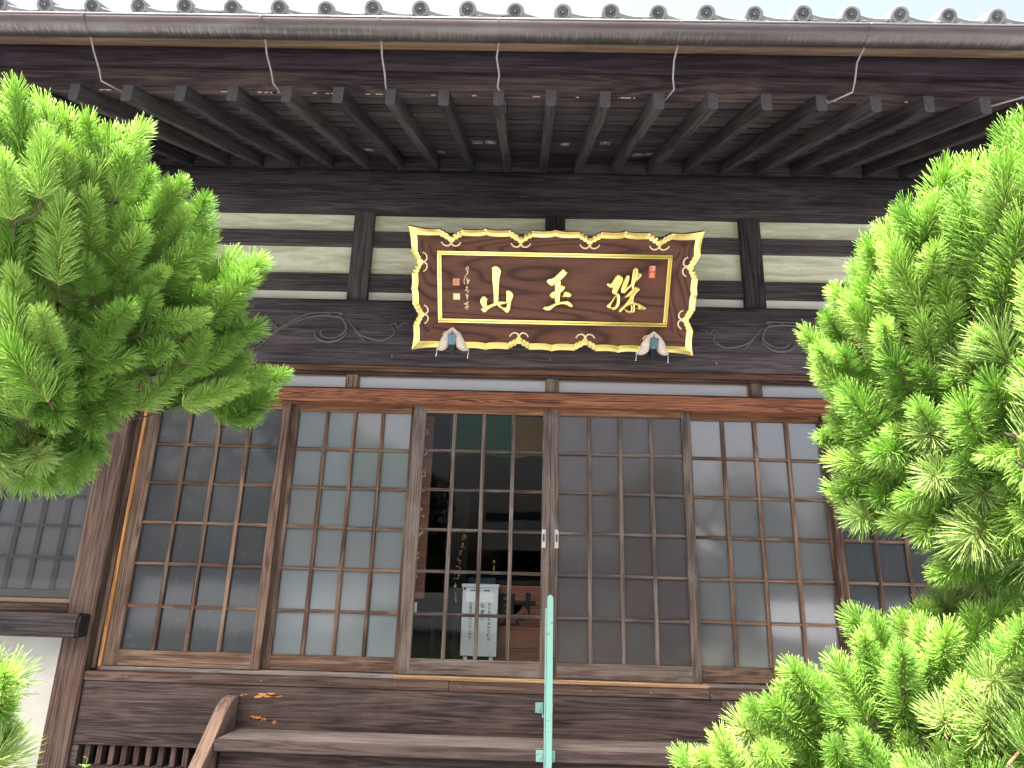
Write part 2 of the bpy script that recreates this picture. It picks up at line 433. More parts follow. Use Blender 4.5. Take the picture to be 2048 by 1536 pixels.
g = MB(); g.grid([[(-60, -19.0, .004), (60, -19.0, .004)], [(-60, -9.5, .004), (60, -9.5, .004)]])  # added dark sheet, out of view, keeping bright gravel out of the door reflections
tag(g.build('reflection_dimming_sheet', M['dim_sheet'], recalc=True), kind='structure')

# ================================================================ TEMPLE HALL
hall = empty('temple_hall', (0, 0, 0), 'dark timber temple hall with deep tiled eaves, plaster bands and glazed lattice doors', 'temple')

def jit(a): return random.uniform(-a, a)
# ---- posts
MB().box(-3.065, -2.887, -.105, .14, 0, 4.30, .012).build('post', M['postZ'], hall)
MB().box(2.90, 3.08, -.105, .14, 0, 4.30, .012).build('post', M['postZ'], hall)
# jamb boards beside the posts
MB().box(-2.884, -2.857, -.035, .10, 1.05, 2.815, .003).build('jamb_board', M['doorZ'], hall)
MB().box(-2.856, -2.836, -.018, .08, 1.06, 2.815, .003).build('jamb_strip', M['orangeZ'], hall)
MB().box(2.845, 2.897, -.035, .10, 1.05, 2.815, .003).build('jamb_board', M['doorZ'], hall)
# ---- eave beam: a rough log-like beam with wandering edges
def rough_beam(x0, x1, y0, y1, z0, z1, n=60, wob=.012, rnd=.03, phase=0.0):
    rows = []
    for i in range(n + 1):
        x = x0 + (x1 - x0) * i / n
        wz = wob * (math.sin(x * 1.3 + phase) + .5 * math.sin(x * 3.1 + 1 + phase)); wy = wob * .6 * math.sin(x * 2.2 + 2 + phase)
        c = rnd
        sec = [(y1, z1), (y0 + c, z1), (y0 + c * .3 + wy, z1 - c * .7), (y0 + wy, z1 - c * 2.4), (y0 - .012 + wy, (z0 + z1) / 2), (y0 + wy, z0 + c * 2.4 + wz),
               (y0 + c * .35 + wy, z0 + c * .8 + wz), (y0 + c * 1.2, z0 + wz * .6), (y1, z0)]
        rows.append([(x, a, b) for a, b in sec])
    m = MB(); m.grid(rows, smooth=True, close=True)
    return m
rough_beam(-9, 9, -.13, .16, 4.305, 4.64).build('eave_beam', M['eaveX'], hall, recalc=True)
# boards closing the gap between rafters over the beam
RX = [-.093 + .2745 * k for k in range(-26, 27)]
for i, x in enumerate(RX[:-1]):
    if i == 0:
        gap0 = MB().box(x + .032, x + .2745 - .032, -.06, -.03, 4.642, 4.79).build('gap_board', M['eaveX'], hall, origin=(x, -.05, 4.7))
    else: inst(gap0, 'gap_board', (x, -.05, 4.7), hall)
MB().box(-7.4, 7.4, -.028, .02, 4.60, 4.69).build('light_stop_board', M['eaveX'], hall)  # added board blocking sky light that leaked in under the rafters

# ---- rafters
SLOPE = .437
def rz(y): return 4.073 - SLOPE * -(y + 1.68) if False else 4.073 + SLOPE * (y + 1.68)   # top line of the rafters
def rafter_mesh():
    m = MB(); hw = .028
    secs = []
    n = 7
    for i in range(n + 1):
        y = -1.68 + (1.68 + .6) * i / n
        w_ = hw + jit(.0025); dz = jit(.003)
        secs.append([(-w_, y, rz(y)), (w_, y, rz(y)), (w_ + jit(.002), y, rz(y) - .088 + dz), (w_ * .75, y, rz(y) - .097 + dz), (-w_ * .75, y, rz(y) - .097 + dz), (-w_, y, rz(y) - .088 + dz)])
    m.grid(secs, close=True)
    b = bmesh.new(); b.faces.new([b.verts.new(p) for p in secs[0]]); m.add(b, 1)
    return m
rvar = []
for i, x in enumerate(RX):
    if len(rvar) < 6:
        o = rafter_mesh().build('rafter', [M['rafter'], M['endgrain']], hall, recalc=True)
        rvar.append(o); o.location.x = x
    else:
        o = inst(rvar[i % 6], 'rafter', (x, 0, 0), hall)
    o.location.z = jit(.003); o.rotation_euler.z = jit(.004)

# ---- soffit boards lying on the rafters
y = -1.548; k = 0
while y < .35:
    wd = random.choice([.11, .14, .16]); wd *= random.uniform(.9, 1.1)
    t = jit(.002)
    MB().prism([(y + .004, rz(y) + .001 + t), (y + wd - .004, rz(y + wd) + .001 - t), (y + wd - .004, rz(y + wd) + .016), (y + .004, rz(y) + .016)], 'X', -7.4, 7.4).build('soffit_board', M['eaveX'], hall, recalc=True)
    y += wd
MB().prism([(-1.49, rz(-1.49) + .03), (.6, rz(.6) + .03), (.6, rz(.6) + .06), (-1.49, rz(-1.49) + .06)], 'X', -7.4, 7.4).build('roof_deck', M['eaveX'], hall, recalc=True)

# ---- fascia timbers at the rafter tips
rough_beam(-7.4, 7.4, -1.56, -1.54, 4.124, 4.287, 80, .002, .006).build('fascia_board', M['fasciaX'], hall, recalc=True)
rough_beam(-7.4, 7.4, -1.595, -1.50, 4.284, 4.398, 80, .002, .006, 2.0).build('fascia_board', M['fascia2X'], hall, recalc=True)
MB().box(-7.4, 7.4, -1.655, -1.50, 4.400, 4.420, .003).build('drip_board', M['dripX'], hall)
MB().box(-7.4, 7.4, -1.82, -1.74, 4.330, 4.345).build('tile_batten', M['eaveX'], hall)
# pale grit showing along the joint behind the fascia
grit = MB()
for _ in range(130):
    x = random.uniform(-3.4, 3.6)
    if random.random() < .35 or abs((x + .093 + .137) % .2745 - .137) < .035: continue
    L_ = random.uniform(.006, .04); grit.box(x, x + L_, -1.5765, -1.5735, 4.1190, 4.1190 + random.uniform(.003, .007))
grit.build('joint_filler', plain('pale_joint_filler', (.42, .36, .24), rough=.9), hall)['kind'] = 'stuff'

# ---- gutter
def gutter():
    m = MB(); cy_, cz_, r_ = -1.865, 4.283, .0625
    rows = []
    for x in [-7.4 + .2 * i for i in range(75)]:
        ring = [(x, cy_ - r_ * math.cos(a), cz_ - r_ * math.sin(a)) for a in [PI * j / 14 for j in range(15)]]
        ring += [(x, cy_ - (r_ - .002) * math.cos(a), cz_ - (r_ - .002) * math.sin(a)) for a in [PI * j / 14 for j in range(14, -1, -1)]]
        rows.append(ring)
    m.grid(rows, smooth=True, close=True)
    o = m.build('gutter', M['gutter'], hall, recalc=True)
    MB().tube([(-7.4, cy_ - r_, cz_ + .001), (7.4, cy_ - r_, cz_ + .001)], .0045, 8).build('gutter_rim', M['rim'], o)
    for x, dx in ((-2.42, .20), (-1.535, .03), (-.95, .03), (-.362, .0), (.526, -.04), (1.442, -.05), (2.33, -.1), (-3.3, .1)):
        s_ = MB()
        # band under the gutter
        for j in range(12):
            pass
        ring = []
        for j in range(13):
            a = PI * (j / 12) * .62
            ring.append((cy_ - (r_ + .0025) * math.cos(a), cz_ - (r_ + .0025) * math.sin(a)))
        s_.grid([[(x - .008, p[0], p[1]) for p in ring], [(x + .008, p[0], p[1]) for p in ring]], smooth=True)
        s_.build('hanger_band', M['gutter'], o, recalc=True)
        pts = [(x, cy_ + .02, cz_ - r_ - .003), (x - .012 + jit(.01), cy_ + .085, cz_ - r_ - .035), (x + jit(.008), -1.73, 4.12), (x + jit(.008), -1.70, 4.075)]
        xr = min(RX, key=lambda q: abs(q - (x + dx)))
        side = xr + (-.030 if xr > x else .030) if abs(xr - x) > .03 else xr + .032
        pts += [(side, -1.60, rz(-1.60) - .045), (side, -1.42, rz(-1.42) - .05)]
        MB().tube(pts, .0052, 6).build('hanger_strap', M['strap'], o)
        MB().tube([(x, cy_ - r_ - .004, cz_ - .006), (x, cy_ - r_ - .009, cz_ - .006)], .004, 6).build('rivet', M['rim'], o)
    return o
gutter()

# ---- eave tiles
roof = MB().prism([(-1.72, 4.40), (3.5, 4.40 + 5.22 * .52), (3.5, 4.36 + 5.22 * .52), (-1.72, 4.36)], 'X', -7.4, 7.4).build('roof', M['tile_dark'], hall, recalc=True)
TS = .2402
def eave_tile():
    m = MB(); cz_ = 0.0; r_ = .0455
    # tube of the cover roll running up the slope, face disc with chrysanthemum
    L_ = .26; sl_ = 0.0
    seg = 20
    for y0, y1, ra, rb in ((0.0, L_, r_, r_ * .96),):
        m.grid([[(ra * math.cos(a), y0, ra * math.sin(a)) for a in [2 * PI * j / seg for j in range(seg)]],
                [(rb * math.cos(a), y1, rb * math.sin(a) + sl_ * (y1 - y0)) for a in [2 * PI * j / seg for j in range(seg)]]], smooth=True, close=True)
    m.grid([[(q * math.cos(a), yy, q * math.sin(a)) for a in [2 * PI * j / 24 for j in range(24)]] for q, yy in ((r_, 0), (r_ - .001, -.006), (r_ - .006, -.008), (r_ - .016, -.008), (r_ - .018, -.001), (.0305, .001))], smooth=False, close=True)
    b = bmesh.new(); b.faces.new([b.verts.new((.031 * math.cos(2 * PI * j / 24), .001, .031 * math.sin(2 * PI * j / 24))) for j in range(24)]); m.add(b, 1)
    for j in range(16):
        a = 2 * PI * j / 16; d = Vector((math.cos(a), 0, math.sin(a))); t = Vector((-math.sin(a), 0, math.cos(a)))
        b = bmesh.new(); q = []
        for rr, ww, yy in ((.008, .0011, -.002), (.018, .0034, -.005), (.026, .0048, -.005), (.0295, .0030, -.002)):
            q.append([b.verts.new(d * rr - t * ww + Vector((0, .001, 0))), b.verts.new(d * rr + Vector((0, yy, 0))), b.verts.new(d * rr + t * ww + Vector((0, .001, 0)))])
        for A, B in zip(q, q[1:]):
            for k in range(2): b.faces.new((A[k], A[k + 1], B[k + 1], B[k]))
        m.add(b)
    m.tube([(0, -.006, 0), (0, .001, 0)], .006, 8)
    # hanging lip of the pan, sagging between this disc and the next
    top, bot = [], []
    n = 14
    for j in range(n + 1):
        u = j / n; x = .036 + (TS - .072) * u
        z = .003 - .025 * (1 - (1 - u) ** 2.6) + .006 * max(0, u - .6)
        top.append((x, z)); bot.append((x, min(z - .014, -.046 + 0 * u) - .004 * math.sin(PI * u)))
    m.grid([[(x, -.002, z) for x, z in top], [(x, -.006, z - .004) for x, z in top], [(x, -.006, z) for x, z in bot], [(x, .012, z) for x, z in bot]], smooth=False)
    m.grid([[(x, -.002, z) for x, z in top], [(x, L_, z + sl_ * L_) for x, z in top]], smooth=True)
    # small comma motif on the lip
    m.tube([(.05, -.008, -.036), (.066, -.009, -.033), (.076, -.009, -.040), (.068, -.008, -.044)], .0028, 5)
    m.tube([(TS - .05, -.008, -.036), (TS - .066, -.009, -.033), (TS - .076, -.009, -.040)], .0028, 5)
    return m
et = None
rm = None
for k in range(-28, 29):
    x = -.046 + TS * k
    loc = (x, -1.85, 4.409)
    if et is None:
        et = eave_tile().build('eave_tile', [M['tile'], M['tile_dark']], roof, origin=(0, 0, 0)); et.location = Vector(loc) - wloc(roof); o = et
    else: o = inst(et, 'eave_tile', loc, roof)
    o.rotation_euler.x = R(23) + jit(.02); o.rotation_euler.y = jit(.05); o.location.z += jit(.003); o.location.y += jit(.006)
# upper courses
def course_tile():
    m = MB(); L_ = .27; sl_ = .5; n = 16
    def prof(u): return .028 * math.cos(2 * PI * u) if u < .25 or u > .75 else -.012 + .0 * u + .028 * math.cos(2 * PI * u) * .5
    rows = [[(TS * u - TS * .0, yy, prof(u) + dz + sl_ * yy) for u in [j / n for j in range(n + 1)]] for yy, dz in ((0, -.018), (0, 0), (L_, 0))]
    m.grid(rows, smooth=True); return m
ct = None
for r_ in range(3):
    for k in range(-28, 28):
        loc = (-.046 + TS * k, -1.62 + .24 * r_, 4.49 + .125 * r_)
        if ct is None:
            ct = course_tile().build('course_tile', M['tile'], roof, origin=(0, 0, 0)); ct.location = Vector(loc) - wloc(roof)
        else: inst(ct, 'course_tile', loc, roof)

# ---- plaster bands and tie beams above the carved beam
def pbeam(x0, x1, y0, z0, z1, nm='tie_beam', mat='eaveX', y1=.12):
    return MB().box(x0, x1, y0, y1, z0, z1, .006).build(nm, M[mat], hall)
SX = [-2.835, -1.434, 0.008, 1.462, 2.87]
pbeam(-9, 9, -.030, 4.032, 4.157); pbeam(-9, 9, -.030, 3.668, 3.806)
for i in range(4):
    a = SX[i] + .075 if i else -2.887; b = SX[i + 1] - .075 if i < 3 else 2.90
    for (z0, z1, mt_) in ((4.157, 4.31, 'plaster'), (3.806, 4.032, 'plaster'), (3.575, 3.668, 'plaster_white')):
        MB().box(a, b, 0.0, .05, z0, z1).build('plaster_panel', M[mt_], hall)
for a, b in ((-9, -3.065), (3.08, 9)):
    for (z0, z1, mt_) in ((4.157, 4.31, 'plaster'), (3.806, 4.032, 'plaster'), (3.575, 3.668, 'plaster_white')):
        MB().box(a, b, 0.0, .05, z0, z1).build('plaster_panel', M[mt_], hall)
for x in SX[1:4]:
    MB().box(x - .075, x + .075, -.052, .13, 3.574, 4.312, .005).build('strut', M['eaveZ'], hall)

# ---- carved nageshi beam
cb = rough_beam(-2.887, 2.90, -.09, .14, 3.086, 3.574, 40, .002, .012).build('carved_beam', M['eaveX'], hall, recalc=True)
SCROLLS = [([(-2.114, 3.171), (-2.049, 3.214), (-2.012, 3.271), (-1.949, 3.328), (-1.85, 3.397), (-1.749, 3.447), (-1.661, 3.458), (-1.573, 3.46), (-1.5, 3.445)], 0.006), ([(-1.996, 3.28), (-1.881, 3.358), (-1.781, 3.408), (-1.677, 3.434), (-1.57, 3.432), (-1.515, 3.422), (-1.48, 3.377), (-1.471, 3.33), (-1.503, 3.292), (-1.553, 3.267), (-1.615, 3.271), (-1.644, 3.298), (-1.653, 3.335)], 0.0075), ([(-1.697, 3.334), (-1.677, 3.269), (-1.612, 3.238), (-1.542, 3.244), (-1.492, 3.273), (-1.459, 3.312)], 0.009), ([(-1.525, 3.428), (-1.46, 3.396), (-1.42, 3.35), (-1.362, 3.295), (-1.289, 3.269), (-1.209, 3.257), (-1.158, 3.281), (-1.125, 3.31), (-1.137, 3.347), (-1.153, 3.38)], 0.0065), ([(-1.153, 3.38), (-1.123, 3.39), (-1.103, 3.357), (-1.069, 3.386), (-1.026, 3.392)], 0.0045), ([(-1.919, 3.376), (-1.947, 3.385), (-1.977, 3.375), (-1.978, 3.347), (-1.949, 3.333), (-1.925, 3.353), (-1.936, 3.371), (-1.951, 3.364)], 0.005), ([(-2.047, 3.402), (-1.999, 3.374), (-1.975, 3.328), (-1.989, 3.299)], 0.005), ([(-1.644, 3.463), (-1.616, 3.447), (-1.573, 3.46), (-1.501, 3.452), (-1.552, 3.432), (-1.606, 3.442)], 0.005), ([(-1.42, 3.35), (-1.37, 3.286), (-1.322, 3.24)], 0.005), ([(-1.685, 3.344), (-1.642, 3.279), (-1.587, 3.257)], 0.004), ([(-1.845, 3.425), (-1.847, 3.402)], 0.003), ([(-1.776, 3.446), (-1.778, 3.427)], 0.003), ([(-1.711, 3.462), (-1.711, 3.443)], 0.003), ([(-2.114, 3.171), (-2.156, 3.156), (-2.211, 3.173), (-2.252, 3.219)], 0.006)]
for sgn in (1, -1):
    for pts, rad in SCROLLS:
        P_ = [Vector((x * sgn, -.1035, z)) for x, z in pts]
        # smooth the polyline
        Q = []
        for i in range(len(P_) - 1):
            p0 = P_[max(i - 1, 0)]; p1 = P_[i]; p2 = P_[i + 1]; p3 = P_[min(i + 2, len(P_) - 1)]
            for t in (0, .25, .5, .75):
                Q.append(.5 * ((2 * p1) + (-p0 + p2) * t + (2 * p0 - 5 * p1 + 4 * p2 - p3) * t * t + (-p0 + 3 * p1 - 3 * p2 + p3) * t ** 3))
        Q.append(P_[-1])
        n = len(Q)
        MB().tube(Q, [rad * 1.25 * (.35 + .65 * math.sin(PI * (i + .6) / (n + .2))) for i in range(n)], 6).build('scroll_carving', M['carve'], cb)
# old nail heads and slots
for x in (-1.13, -.02, 1.135):
    MB().tube([(x, -.104, 3.135), (x, -.106, 3.150)], .004, 6).build('nail', M['rim'], hall)
MB().box(-9, -3.065, -.06, .12, 3.086, 3.574, .01).build('side_beam', M['eaveX'], hall)
MB().box(3.08, 9, -.06, .12, 3.086, 3.574, .01).build('side_beam', M['eaveX'], hall)

# ---- trim, transom, lintel
MB().box(-2.887, 2.90, -.060, .10, 3.045, 3.083, .003).build('trim_board', M['trimX'], hall)
MB().box(-2.887, 2.90, -.035, .10, 3.027, 3.043, .002).build('trim_board', M['postX'], hall)
MB().box(-2.887, 2.90, -.058, .12, 2.812, 2.912, .004).build('lintel', M['lintelX'], hall)
MB().box(-2.887, 2.90, -.045, .10, 2.913, 2.924, .002).build('lintel_lip', M['postX'], hall)
TX = [-2.84, -1.416, 0.0, 1.424, 2.86]
for x in TX[1:4]:
    MB().box(x - .042, x + .042, -.028, .09, 2.925, 3.026, .003).build('transom_mullion', M['doorZ'], hall)
for i in range(4):
    a = TX[i] + .043 if i else -2.886; b = TX[i + 1] - .043
    f = MB(); f.box(a, b, .0, .03, 2.925, 2.932); f.box(a, b, .0, .03, 3.019, 3.026); f.box(a, a + .008, .0, .03, 2.932, 3.019); f.box(b - .008, b, .0, .03, 2.932, 3.019)
    fo = f.build('transom_window', M['bronze'], hall)
    MB().box(a + .008, b - .008, .012, .016, 2.932, 3.019).build('transom_pane', M['glass_transom'], fo)

# ---- sliding doors
def door(x0, x1, y, ls, rs, mats, glass, clear=False, pull=None, z0=1.066, zg0=1.162, zg1=2.768):
    st, rl, mu = mats
    T = .032
    f = MB(); f.box(x0, x0 + ls, y, y + T, z0, 2.83, .003).box(x1 - rs, x1, y, y + T, z0, 2.83, .003)
    f.box(x0 + ls - .004, x1 - rs + .004, y + .003, y + T - .003, z0 + .001, zg0, .003, 1).box(x0 + ls - .004, x1 - rs + .004, y + .003, y + T - .003, zg1, 2.829, .003, 2)
    d = f.build('sliding_door', [M[st], M[rl[1]], M[rl[0]]], hall)
    a, b = x0 + ls, x1 - rs; pw = (b - a) / 4; ph = (zg1 - zg0) / 6
    v0 = None
    for i in (1, 2, 3):
        if v0 is None: v0 = MB().box(-.013, .013, -.002, .014, zg0, zg1, .0035).build('muntin', M[mu + 'Z'], d, origin=(0, 0, 0)); o = v0
        else: o = inst(v0, 'muntin', (0, 0, 0), d)
        o.location = Vector((a + pw * i, y + .004, 0))
    h0 = None
    for j in range(1, 6):
        if h0 is None: h0 = MB().box(a, b, -.0, .014, -.0102, .0102, .003).build('muntin', M[mu + 'X'], d, origin=(0, 0, 0)); o = h0
        else: o = inst(h0, 'muntin', (0, 0, 0), d)
        o.location = Vector((0, y + .0055, zg0 + ph * j))
    p0 = None
    for i in range(4):
        for j in range(6):
            if p0 is None: p0 = MB().box(-pw / 2 + .0005, pw / 2 - .0005, 0, .003, -ph / 2 + .0005, ph / 2 - .0005).build('pane', M[glass], d, origin=(0, 0, 0)); o = p0
            else: o = inst(p0, 'pane', (0, 0, 0), d)
            o.location = Vector((a + pw * (i + .5), y + .0215, zg0 + ph * (j + .5)))
            o.rotation_euler = (jit(.0025), 0, jit(.0025))
    if pull:
        q = MB(); q.box(pull - .0125, pull + .0125, y - .004, y, 1.865, 1.985, .001); q.box(pull - .0125, pull + .0125, y - .0055, y - .004, 1.868, 1.885, .001).box(pull - .0125, pull + .0125, y - .0055, y - .004, 1.965, 1.982, .001)
        q.build('pull_plate', M['pale_steel'], d)
        MB().box(pull - .007, pull + .007, y - .0065, y - .0042, 1.905, 1.955, .001).build('latch', M['alu_dark'], d)
    return d
WD = ('doorZ', ('railX', 'doorX'), 'door'); WW = ('doorZ', ('railX', 'warmX'), 'warm'); WG = ('greyZ', ('railX', 'greyX'), 'grey')
door(-2.834, -1.834, 0, .090, .062, WW, 'glass_smoke')
door(-1.885, -.905, .045, .100, .085, WW, 'glass_milk', zg0=1.157)
door(-.963, -.0045, 0, .085, .056, WG, 'glass_clear', pull=-.045)
door(-.0035, .961, 0, .052, .063, WG, 'glass_dim', pull=.040)
door(.893, 1.95, .045, .080, .085, WW, 'glass_pale')
door(1.878, 2.844, 0, .060, .090, WD, 'glass_smoke')

# ---- threshold, ledge and skirt boards
MB().box(-.97, .99, -.035, .10, 1.041, 1.064, .003).build('sill_strip', M['sillX'], hall)
MB().box(-2.86, -.972, -.012, .10, 1.041, 1.063, .002).build('sill_strip', M['treadX'], hall)
MB().box(.992, 2.86, -.012, .10, 1.041, 1.063, .002).build('sill_strip', M['treadX'], hall)
xs = [-2.90, -.62, .98, 2.95]
for a, b in zip(xs, xs[1:]):
    MB().box(a + .001, b - .001, -.085 + jit(.002), .10, .988, 1.040, .004).build('ledge_board', M['postX'], hall)
for x in (-2.62, -2.2, -1.78, -1.36, -.95, -.55, .25, .62, .99, 1.07):
    MB().tube([(x, -.085, 1.016), (x, -.090, 1.016)], .0035, 6).build('nail', M['rim'], hall)
xs = [-2.885, 1.05, 2.90]
for a, b in zip(xs, xs[1:]):
    MB().box(a + .001, b - .001, -.075, .05, .628, .986, .003).build('skirt_board', M['skirtX'], hall)
# peeled patches where the bare wood shows orange
pm = plain('bare_orange_wood', (.62, .24, .075), rough=.8, var=.2, scale=40)
pt = MB()
for (cx_, cz_, L_, hh, n) in ((-1.78, .932, .10, .012, 8), (-1.70, .936, .09, .008, 7), (-1.80, .807, .05, .006, 5), (-1.74, .795, .05, .006, 5), (-1.68, .785, .04, .006, 4), (-1.90, .93, .05, .004, 3)):
    for _ in range(n):
        x = cx_ + jit(L_ * .5); z = cz_ + jit(hh); l_ = random.uniform(.02, L_ * .6)
        pt.prism([(x, z), (x + l_ * .3, z - random.uniform(.002, .005)), (x + l_, z + jit(.002)), (x + l_ * .8, z + .005), (x + l_ * .2, z + .004)], 'Y', -.0762, -.0748)
pt.build('peeled_patch', pm, hall, recalc=True)['kind'] = 'stuff'
# vent with vertical slats
MB().box(-2.885, -2.845, -.075, .05, .50, .626, .003).build('vent_frame', M['skirtX'], hall)
sx0 = None
for i in range(24):
    x = -2.80 + .0755 * i
    if i == 0: sx0 = MB().box(-.0165, .0165, -.055, .0, .515, .627, .003).build('vent_slat', M['postZ'], hall, origin=(0, 0, 0)); o = sx0
    else: o = inst(sx0, 'vent_slat', (0, 0, 0), hall)
    o.location = (x, 0, 0)
MB().box(-2.885, 2.90, -.075, .05, .06, .513, .004).build('skirt_board', M['skirtX'], hall)
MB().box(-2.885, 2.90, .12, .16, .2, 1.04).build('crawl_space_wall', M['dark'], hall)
MB().box(-3.3, 3.3, -.25, .3, 0, .06, .01).build('foundation_stone', M['tile'], hall)

# ---- staircase
st = MB().box(-1.90, 1.90, -.36, -.078, .688, .745, .006).build('staircase', M['treadX'], hall)
# front edge darker timber nosing
MB().box(-1.90, 1.90, -.385, -.362, .683, .745, .004).build('tread_nosing', M['skirtX'], st)
MB().box(-1.88, 1.88, -.33, -.29, .462, .685).build('riser_board', M['skirtX'], st)
MB().box(-1.90, 1.90, -.68, -.30, .405, .46, .006).build('tread', M['treadX'], st)
MB().box(-1.88, 1.88, -.62, -.58, .16, .404).build('riser_board', M['skirtX'], st)
MB().box(-1.90, 1.90, -.98, -.60, .10, .158, .006).build('tread', M['treadX'], st)
prof = [(-.08, .50), (-.08, .93), (-.14, .925), (-.20, .90), (-.26, .85), (-.33, .775), (-.42, .68), (-.60, .52), (-.85, .31), (-1.12, .08), (-1.12, .0), (-.55, .0)]
for x in (-1.985, 1.91):
    MB().prism(prof, 'X', x, x + .078, .004).build('stringer', M['stringY'], st)

# ---- left wing: window, log and render wall
MB().box(-9, -3.066, -.03, .12, .0, 1.232).build('render_wall', M['plaster_rough'], hall)
rough_beam(-9, -2.925, -.20, .06, 1.240, 1.380, 50, .003, .006, 1.0).build('log_beam', M['log'], hall, recalc=True)
lb = MB(); lb.prism([(-.195, 1.246), (-.208, 1.30), (-.196, 1.370), (-.12, 1.376), (.05, 1.374), (.05, 1.247)], 'X', -2.9255, -2.905, .004); lb.build('log_end', M['log'], hall, recalc=True)
MB().box(-9, -3.066, -.10, .1, 1.380, 1.432, .004).build('window_sill', M['postX'], hall)
wf = MB(); wf.box(-9, -3.075, -.065, .03, 1.434, 1.462, .002).box(-3.090, -3.070, -.065, .03, 1.462, 2.95, .002).box(-9, -3.075, -.065, .03, 2.95, 2.98, .002)
wfo = wf.build('side_window', M['bronze'], hall)
wd = MB(); wd.box(-9, -3.094, -.045, -.02, 1.464, 1.515, .002).box(-9, -3.094, -.045, -.02, 2.205, 2.245, .002).box(-3.12, -3.094, -.045, -.02, 1.515, 2.95, .002)
wd.build('window_sash', M['alu_dark'], wfo)
for i in range(9):
    x = -3.12 - .1595 * (i + 1) + .0
    MB().box(x - .017, x + .017, .02, .035, 1.515, 2.95).build('window_lattice', M['alu_dark'], wfo)
for z in (1.72, 1.925, 2.12, 2.36, 2.56, 2.76):
    MB().box(-9, -3.12, .018, .033, z - .011, z + .011).build('window_lattice', M['alu_dark'], wfo)
for z0, z1 in ((1.515, 2.205), (2.245, 2.95)):
    for i in range(9):
        x = -3.12 - .1595 * (i + 1)
        if i % 3 == 0:
            MB().box(x - .32, x + .158, -.034, -.030, z0 + .001, z1 - .001).build('window_pane', M['window_glass'], wfo)
MB().box(-9, -3.066, .036, .06, 1.44, 2.98).build('paper_screen', plain('grey_paper_screen', (.15, .16, .17), rough=.7, var=.2, scale=3), wfo)
MB().box(-9, -3.066, -.03, .12, 2.985, 3.084).build('render_wall', M['postX'], hall)
MB().box(3.081, 9, -.03, .12, .0, 3.084).build('render_wall', M['plaster_rough'], hall)

# ---- room behind the doors
def slab(nm, mat, *a): return MB().box(*a).build(nm, mat, hall)
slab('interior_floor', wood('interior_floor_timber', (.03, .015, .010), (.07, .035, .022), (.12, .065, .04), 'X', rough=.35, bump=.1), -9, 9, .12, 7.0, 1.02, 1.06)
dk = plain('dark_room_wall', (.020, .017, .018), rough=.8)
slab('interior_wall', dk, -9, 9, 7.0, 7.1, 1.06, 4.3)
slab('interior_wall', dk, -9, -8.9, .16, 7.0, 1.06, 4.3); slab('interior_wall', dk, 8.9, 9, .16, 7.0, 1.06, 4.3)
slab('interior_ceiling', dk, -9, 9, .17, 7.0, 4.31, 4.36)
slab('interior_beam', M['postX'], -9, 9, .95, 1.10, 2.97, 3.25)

# ================================================================ NAME PLAQUE
PO = Vector((-.015, -.2, 3.18)); TD = Vector((0, -.45, .68)).normalized(); NN = Vector((0, -TD.z, TD.y))
def P3(s, t, n=0.0): return PO + Vector((s, 0, 0)) + TD * t + NN * n
PM = Matrix((Vector((1, 0, 0)), TD, NN)).transposed().to_4x4(); PM.translation = PO
plaque = empty('name_plaque', P3(0, 0, 0), 'gilt framed dark wood plaque with three gold characters leaning out above the doors', 'plaque')

def scal(x, notches, cusps, depth=.041, base=0.0):
    """how far the scalloped outline stands in from its shoulder line at x"""
    d = min(abs(x - n_) for n_ in notches)
    if d < .072:
        u = d / .072
        k = min(2, math.floor(u * 3)); fr_ = u * 3 - k
        st = (k + min(1, max(0, fr_ - .55) / .30)) / 3      # three rounded steps climbing out of the notch
        return depth * (1 - st) - .0045 * math.sin(PI * min(1, fr_ / .6)) * (.4 if k == 0 else 1)
    e = min(abs(x - c) for c in cusps)
    return -.009 * math.exp(-e / .022) + .003 * math.sin(PI * min(1, (d - .072) / .16)) * 1.0
NX, CX = (-.680, -.226, .222, .672), (-.453, -.003, .447)
NZ, CZ = (.238, .588), (.413,)
def side_curve(kind, N=560):
    """outer and inner outline points (s, t) of one side, corner to corner"""
    out, inn = [], []
    for i in range(N + 1):
        u = i / N
        if kind in 'TB':
            s = -.957 + 1.911 * u; e = min(u, 1 - u) * 1.911
            off = scal(s, NX, CX)
            if e < .16: off = off * (e / .16) - .018 * (1 - e / .16) ** 2
            si = -.915 + 1.827 * u
            if kind == 'T': out.append((s, .803 - off)); inn.append((si, .763 - scal(si, NX, CX) * (min(1, e / .1))))
            else: out.append((s, .013 + off)); inn.append((si, .053 + scal(si, NX, CX) * (min(1, e / .1))))
        else:
            t = -.005 + .826 * u; e = min(u, 1 - u) * .826
            off = scal(t, NZ, CZ, .036)
            if e < .12: off = off * (e / .12) - .016 * (1 - e / .12) ** 2
            ti = .053 + .71 * u
            o2 = scal(ti, NZ, CZ, .036) * min(1, e / .08)
            if kind == 'L': out.append((-.941 + off, t)); inn.append((-.905 + o2, ti))
            else: out.append((.938 - off, t)); inn.append((.902 - o2, ti))
    return out, inn
MR = (-.777, .770, .180, .660)        # moulding rectangle
